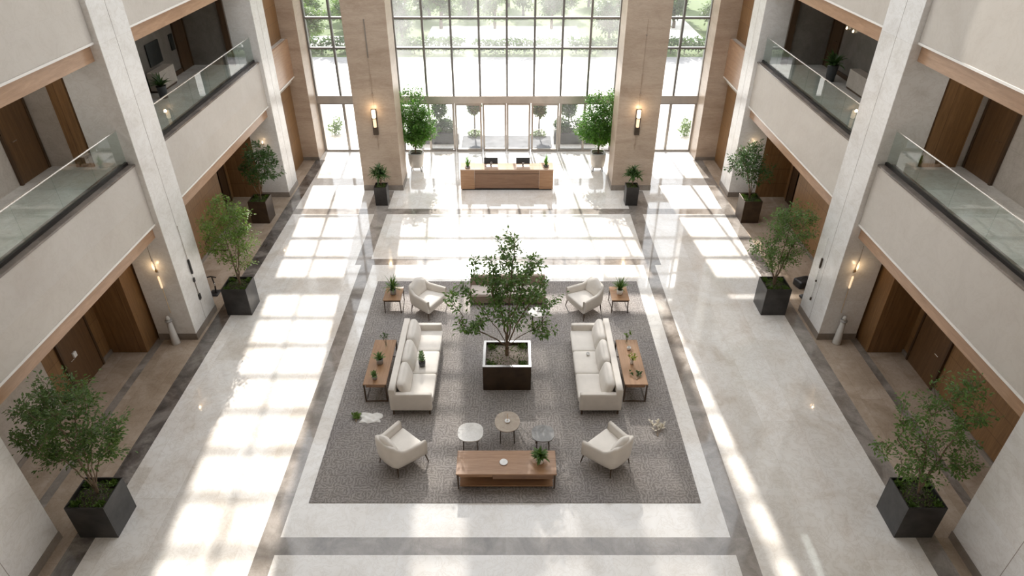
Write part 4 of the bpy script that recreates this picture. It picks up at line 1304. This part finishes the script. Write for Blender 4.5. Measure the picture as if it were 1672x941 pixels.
# ------------------------------------------------------------------ wall lights and fittings
def sconce(label, loc):
    r = thing('wall_sconce', label, 'wall light', loc, 0, 'pillar sconces')
    m = MB(); m.box(-.10, .10, -.03, 0, 0, 1.05); m.build('back_plate', 'dark_bronze', r, bevel=.006)
    m = MB(); m.box(-.10, .10, -.10, -.031, 0, .32); m.build('lower_shade', 'dark_bronze', r, bevel=.006)
    m = MB(); m.lathe([(.06, .33), (.065, .36), (.065, .66), (.06, .68)], 0, -.075, 16); m.build('lower_lamp', 'lamp_glow_soft', r, smooth=True)
    m = MB(); m.box(-.09, .09, -.14, -.031, .685, .71); m.build('divider', 'dark_bronze', r)
    m = MB(); m.lathe([(.065, .712), (.08, .74), (.08, 1.0), (.07, 1.03)], 0, -.095, 16); m.build('upper_lamp', 'lamp_glow', r, smooth=True)
    ld = bpy.data.lights.new('sconce_light', 'POINT'); ld.energy = 7; ld.color = (1, .74, .45); ld.specular_factor = 0.0; ld.shadow_soft_size = .06
    lo = bpy.data.objects.new('sconce_light', ld); C.objects.link(lo); lo.parent = r; lo.location = (0, -.24, 1.05)
sconce('lit bronze sconce on the left entrance pillar', (-5.36, 25.65, 2.48))
sconce('lit bronze sconce on the right entrance pillar', (5.18, 25.65, 2.48))
def conduit(label, x, zs):
    r = thing('wall_conduit', label, 'conduit', (x, 25.65, 0))
    m = MB(); m.box(-.006, .006, -.012, 0, 3.56, 6.9); m.build('pipe', 'seam', r)
    m = MB(); m.box(-.03, .02, -.025, 0, zs[0], zs[1]); m.build('cover', 'base_stone', r, bevel=.008)
    m = MB(); m.box(-.025, .025, -.04, 0, 4.05, 4.15); m.box(-.02, .02, -.03, 0, 4.5, 4.9); m.build('junction_box', 'seam', r)
    m = MB(); m.box(-.008, .008, -.016, 0, 1.85, 2.47); m.box(-.03, .03, -.03, 0, 2.0, 2.08); m.build('lower_pipe', 'seam', r)
conduit('thin brown conduit running up the left entrance pillar', -5.33, (5.5, 6.9))
conduit('thin brown conduit running up the right entrance pillar', 5.17, (6.3, 6.36))

def rod_light(s, label, y, x):
    r = thing('wall_light', label, 'wall light', (s * x, y, 0), 0, 'slim lights on the middle columns')
    m = MB(); m.tube([(0, -.03, 3.2), (s * .02, -.03, 2.7)], .006, 6); m.build('cable', 'dry_stem', r)
    m = MB(); m.lathe([(.012, 2.44), (.026, 2.5), (.028, 2.6), (.012, 2.72)], s * .02, -.045, 10); m.build('bulb', 'lamp_glow_soft', r, smooth=True)
    m = MB(); m.box(-.03, .03, -.02, -.001, 2.36, 2.44); m.build('bracket', 'brass', r)
    m = MB(); m.lathe([(.02, 1.86), (.026, 1.9), (.026, 2.2), (.018, 2.24)], -s * .02, -.045, 10); m.build('lower_lamp', 'lamp_glow_soft', r, smooth=True)
    m = MB(); m.tube([(-s * .02, -.03, 1.85), (s * .0, -.03, 1.0)], .008, 6); m.build('rod', 'brass', r)
    ld = bpy.data.lights.new('bulb_light', 'POINT'); ld.energy = 2.2; ld.color = (1, .7, .4); ld.specular_factor = 0.0; ld.shadow_soft_size = .03
    lo = bpy.data.objects.new('bulb_light', ld); C.objects.link(lo); lo.parent = r; lo.location = (s * .02, -.18, 2.55)
rod_light(-1, 'slim lit wall light on the left middle column', 15.338, 9.66)
rod_light(1, 'slim lit wall light on the right middle column', 15.338, 9.58)
for s, nm, x in ((-1, 'left', 9.72), (1, 'right', 9.66)):
    r = thing('floor_post', 'tapered white floor post against the %s middle column' % nm, 'post', (s * x, 15.18, 0), 0, 'white floor posts')
    m = MB(); m.lathe([(.12, 0), (.115, .03), (.07, .78)], n=20); m.build('body', 'white_paint', r, smooth=True)
    m = MB(); m.lathe([(.09, .781), (.10, .80), (.09, .84)], n=20); m.build('collar', 'ceramic_grey', r, smooth=True)
    m = MB(); m.lathe([(.06, .841), (.05, .95), (.02, .97)], n=16); m.build('cap', 'white_paint', r, smooth=True)
    m = MB(); m.lathe([(.02, 2.42), (.035, 2.46), (.02, 2.55)], n=10, cx=0, cy=0)
    # soft lights on the far columns
    r2 = thing('wall_light', 'tiny lit bulb on the %s far column above a planter' % nm, 'wall light', (s * 9.78, 24.988, 2.3), 0, 'tiny bulbs on the far columns')
    m = MB(); m.box(-.025, .025, -.03, -.001, 0, .05); m.build('bracket', 'brass', r2)
    m = MB(); m.lathe([(.012, .05), (.03, .09), (.028, .13), (.01, .18)], 0, -.04, 10); m.build('bulb', 'lamp_glow', r2, smooth=True)
    ld = bpy.data.lights.new('bulb_light', 'POINT'); ld.energy = 1.0; ld.color = (1, .7, .4); ld.specular_factor = 0.0; ld.shadow_soft_size = .03
    lo = bpy.data.objects.new('bulb_light', ld); C.objects.link(lo); lo.parent = r2; lo.location = (0, -.2, .15)

# fittings on the middle column fronts
r = thing('wall_intercom', 'black handset and round plates on left middle column front', 'intercom', (-9.149, 16.09, 0))
m = MB(); m.tube([(.02, 0, 3.4), (.02, 0, 2.3)], .005, 5); m.build('cable', 'dry_stem', r)
m = MB(); m.cushion(.03, 0, 2.07, .05, .07, .48, .02, n=6); m.build('handset', 'black_metal', r, smooth=True)
m = MB(); m.tube([(.02, 0, 1.62), (.02, .01, 1.1)], .012, 6); m.build('bar', 'base_stone', r)
m = MB(); m.cushion(.02, 0, 1.62, .04, .09, .14, .03, n=6); m.build('earpiece', 'black_metal', r, smooth=True)
m = MB(); m.cushion(.02, .02, 1.02, .04, .12, .2, .05, n=6); m.build('plate', 'black_metal', r, smooth=True)
r = thing('grab_bar', 'long thin jointed metal rod on right middle column front', 'rod', (9.149, 16.3, 0))
m = MB(); m.tube([(-.03, 0, 2.9), (-.03, .02, 2.05)], .007, 6); m.tube([(-.03, .02, 2.05), (-.03, -.01, .82)], .012, 6); m.build('rod', 'handrail_metal', r)
m = MB(); m.cushion(-.025, .02, 2.05, .05, .06, .34, .02, n=6); m.cushion(-.025, 0, .82, .05, .05, .12, .02, n=6); m.cushion(-.025, .0, 1.45, .05, .04, .06, .015, n=6); m.build('joint', 'dark_bronze', r, smooth=True)

# objects on the floor behind the planters
r = thing('luggage_stand', 'small black metal stand on floor behind the left middle planter', 'stand', (-9.56, 17.78, 0))
m = MB(); m.cushion(0, 0, .02, .30, .36, .04, .015, n=6); m.build('foot', 'bag_black', r, smooth=True)
m = MB(); m.tube([(.04, 0, .04), (.06, .02, .30), (.03, .03, .62)], [.03, .022, .02], 8); m.build('post', 'black_metal', r)
m = MB(); m.tube([(-.13, .03, .60), (.0, .03, .64), (.17, .03, .60)], .02, 8); m.build('handlebar', 'black_metal', r)
m = MB(); m.cushion(.07, -.02, .36, .06, .05, .10, .02, n=6); m.build('clasp', 'chrome', r, smooth=True)
for loc, sz, lab in (((9.80, 18.25, 0), (.55, .40, .26), 'black soft bag on the floor beside right middle column'), ((9.62, 17.55, 0), (.34, .24, .09), 'flat black pouch on the floor before the black bag')):
    r = thing('bag', lab, 'bag', loc, .3)
    m = MB(); m.cushion(0, 0, sz[2] / 2, sz[0], sz[1], sz[2], .06, (0, 0, .0), 8); m.build('bag_body', 'bag_black', r, smooth=True)
    m = MB(); m.tube([(-sz[0] * .25, 0, sz[2] - .01), (-sz[0] * .12, 0, sz[2] + .06), (sz[0] * .12, 0, sz[2] + .06), (sz[0] * .25, 0, sz[2] - .01)], .012, 6); m.build('handle', 'black_metal', r)

# upper lounge things
m = MB(); m.box(-11.675, -11.64, 21.85, 22.75, 6.15, 6.85); tag(m.build('picture', 'art_black'), 'large black picture on the left dark gallery wall', 'picture')
m = MB(); m.box(-11.675, -11.64, 23.55, 23.80, 6.28, 6.80); tag(m.build('picture', 'art_black'), 'small black picture beside the left gallery dark door', 'picture')
for s, nm in ((-1, 'left'), (1, 'right')):
    r = thing('cabinet', 'low pale cabinet against the %s dark gallery wall' % nm, 'cabinet', (s * 11.45, 22.0 if s < 0 else 21.4, 5.461))
    m = MB(); m.box(-.17, .17, -.62, .62, .06, .62); m.build('body', 'inner_stone', r, bevel=.006)
    m = MB(); m.box(-.15, .15, -.58, .58, 0, .06); m.build('plinth', 'wood_dark', r)
r = pot_plant('potted_plant', 'leafy dark plant in tall black pot in right upper gallery', 'potted plant', (11.05, 22.75, 5.461), [(.14, 0), (.18, .5), (.19, .55), (.17, .55)], 'ceramic_dark',
          rosette(95, .54, 60, .30, .62, .12, rise=(.4, 1.5), bend=(.4, 1.4)), 'leaf_dark')
pot_plant('potted_plant', 'small dark plant in pot on left upper gallery floor', 'potted plant', (-11.0, 20.9, 5.461), [(.12, 0), (.15, .35), (.16, .38), (.14, .38)], 'ceramic_dark',
          rosette(96, .37, 40, .25, .5, .09, rise=(.4, 1.5), bend=(.4, 1.4)), 'leaf_dark')
for y in (23.2, 23.7):
    r = thing('wall_light', 'tiny lit spot on right dark gallery wall, %s one' % ('nearer' if y < 23.5 else 'farther'), 'wall light', (11.675, y, 6.95))
    m = MB(); m.lathe([(.02, 0), (.035, .03), (.03, .07), (.01, .1)], -.05, 0, 10); m.build('bulb', 'lamp_glow', r, smooth=True)
    m = MB(); m.box(-.03, 0, -.02, .02, -.02, .0); m.build('bracket', 'brass', r)
m = MB(); m.box(-11.35, -11.30, 13.32, 13.44, .97, 1.12); tag(m.build('wall_plate', 'ceramic_white', None, bevel=.004), 'white switch plate on left ground floor wood door', 'wall plate')

# ------------------------------------------------------------------ outdoor planting
def leaf_mass(seed, n, ells, ln, shell=.5):
    q = random.Random(seed); lf = MB()
    for _ in range(n):
        p = sample_crown(q, ells, 1 - shell)
        d = Vector((q.uniform(-1, 1), q.uniform(-1, 1), q.uniform(-.7, .7)))
        kite(lf, p, d, Vector((q.uniform(-.7, .7), q.uniform(-.7, .7), 1)), ln * q.uniform(.6, 1.3), ln * .6)
    return lf
protos = []
for k, (lm, h_) in enumerate((('leaf_outdoor', 4.6), ('leaf_outdoor_dark', 5.2), ('leaf_outdoor', 3.8))):
    r = thing('garden_tree', 'garden tree', 'tree', (0, 0, 0), 0, 'trees beyond the road')
    q = random.Random(100 + k)
    ells = [(q.uniform(-.9, .9), q.uniform(-.9, .9), h_ * q.uniform(.38, .8), q.uniform(.8, 1.1), q.uniform(.8, 1.1), q.uniform(.7, 1.1)) for _ in range(7)]
    tb, lb = tree_mesh(100 + k, (0, 0, -.02), ells, 150, 4, .32, 17, .36, .16, single=.7, twig=.012)
    tb.build('trunk', 'bark_dark', r, smooth=True); lb.build('foliage', lm, r)
    protos.append(r)
used = set()
ordn = ['first', 'second', 'third', 'fourth', 'fifth', 'sixth', 'seventh', 'eighth', 'ninth', 'tenth', 'eleventh', 'twelfth']
for row, (yr, xs_) in enumerate(((51.9, (-19.4, -15.2, -11.5, -7.8, 7.4, 11.0, 17.5)), (56.4, (-20.5, -16.8, -13.2, -9.6, -5.6, -1.4, 3.2, 8.9, 13.3, 16.6, 20.5)), (61.0, (-22, -18.2, -14.4, -10.5, -7, -3.6, .9, 4.9, 9.7, 14.6, 18.8)), (66.0, (-20.5, -15.8, -11.8, -8, -4.2, -.4, 3.4, 7.3, 11.4, 15.4, 19.8)))):
    for ci, x in enumerate(xs_):
        k = (row * 2 + ci * 3 + ci // 3) % 3
        lab = 'garden tree in the %s row beyond the road, %s from left' % (ordn[row], ordn[ci])
        p = protos[k]
        loc = (x + rng.uniform(-.4, .4), yr + rng.uniform(-.5, .5), 0)
        if k not in used:
            used.add(k); p.location = loc; p['label'] = lab; o = p
        else:
            o = dup(p, loc, rng.uniform(0, 6.28), lab)
        sc_ = rng.uniform(.82, .92) * (.86, 1.0, .97, .96)[row]; o.scale = (sc_, sc_, sc_ * rng.uniform(.9, 1.1))
def hedge(label, x0, x1, y, h_, seed, lm='leaf_outdoor_dark'):
    r = thing('hedge', label, 'hedge', ((x0 + x1) / 2, y, 0), 0, 'clipped hedges beyond the road')
    w = (x1 - x0) / 2
    q = random.Random(seed); lf = MB()
    for _ in range(int(420 * w)):
        p = Vector((q.uniform(-w, w), q.uniform(-.5, .5), h_ * q.uniform(0.02, 1) ** .6))
        kite(lf, p, Vector((q.uniform(-1, 1), q.uniform(-1, 1), q.uniform(-.3, 1))), Vector((q.uniform(-1, 1), q.uniform(-1, 1), 1)), .24, .15)
    lf.build('foliage', lm, r)
    m = MB()
    for i in range(int(w * 2)): m.tube([(-w + (i + .5) * (2 * w) / int(w * 2), 0, -.02), (-w + (i + .5) * (2 * w) / int(w * 2), 0, h_ * .8)], .03, 5)
    m.build('stems', 'bark_dark', r)
hedge('long hedge strip at the road through left narrow window', -17.0, -11.0, 48.6, 1.0, 201)
hedge('hedge strip at the road through the left curtain wall', -9.5, -3.2, 48.6, 1.0, 202)
hedge('hedge strip at the road at the window centre', -2.6, 3.6, 48.6, .9, 203)
hedge('hedge strip at the road through the right curtain wall', 4.2, 9.6, 48.6, 1.0, 204)
hedge('hedge strip at the road through right narrow window', 11.0, 17.0, 48.6, 1.0, 205)
# planters right outside the doors
def door_bed(label, x0, x1, y0, y1, seed):
    r = thing('planter_bed', label, 'planter bed', ((x0 + x1) / 2, (y0 + y1) / 2, -.02), 0, 'dark planter beds outside the doors')
    w, d = (x1 - x0) / 2, (y1 - y0) / 2
    m = MB(); t = .08
    m.box(-w, w, -d, -d + t, 0, .55); m.box(-w, w, d - t, d, 0, .55); m.box(-w, -w + t, -d + t, d - t, 0, .55); m.box(w - t, w, -d + t, d - t, 0, .55)
    m.build('planter_box', 'ceramic_dark', r, bevel=.01)
    m = MB(); m.box(-w + t, w - t, -d + t, d - t, .3, .48); m.build('soil', 'soil', r)
    q = random.Random(seed)
    ells = [(q.uniform(-w * .8, w * .8), q.uniform(-d * .4, d * .4), .78, .42, .34, .42) for _ in range(8)]
    lf = leaf_mass(seed, 2200, ells, .13); lf.build('shrub', 'leaf_outdoor_dark', r)
def topiary(label, loc, seed, cz, rx, rz):
    r = thing('topiary_tree', label, 'topiary', loc, 0, 'topiary trees outside the doors')
    m = MB(); m.tube([(0, 0, -.01), (.01, 0, cz - rz * .4)], [.045, .03], 8); m.build('trunk', 'bark_dark', r, smooth=True)
    leaf_mass(seed, 1100, [(0, 0, cz, rx, rx, rz)], .14, .3).build('foliage', 'leaf_outdoor_dark', r)
    leaf_mass(seed + 1, 260, [(0, 0, .12, .4, .35, .16)], .12, .3).build('underplanting', 'leaf_outdoor', r)
door_bed('dark planter bed with shrubs outside left of the doors', -4.9, -2.5, 31.0, 31.8, 211)
door_bed('dark planter bed with shrubs outside right of the doors', 2.2, 4.7, 31.0, 31.8, 212)
topiary('oval clipped tree outside the left shopfront', (-3.5, 32.3, 0), 221, 1.35, .42, .5)
topiary('oval clipped tree outside the sliding door on the left', (-1.75, 32.2, 0), 223, 1.5, .36, .42)
topiary('oval clipped tree outside the sliding door on the right', (1.5, 32.2, 0), 225, 1.45, .36, .5)
topiary('oval clipped tree outside the right shopfront', (3.0, 32.4, 0), 227, 1.4, .42, .55)
for x, y, lab in ((-8.9, 32.3, 'small round shrub outside the left narrow window'), (8.9, 32.1, 'small round shrub outside the right narrow window')):
    r = thing('shrub', lab, 'shrub', (x, y, -.02), 0, 'small outdoor shrubs')
    leaf_mass(int(300 + x), 500, [(0, 0, .35, .35, .35, .3), (.1, .4, .5, .25, .3, .4)], .12, .3).build('foliage', 'leaf_outdoor', r)
    m = MB(); m.tube([(0, 0, 0), (0, .05, .4)], [.03, .02], 6); m.build('stem', 'bark_dark', r)
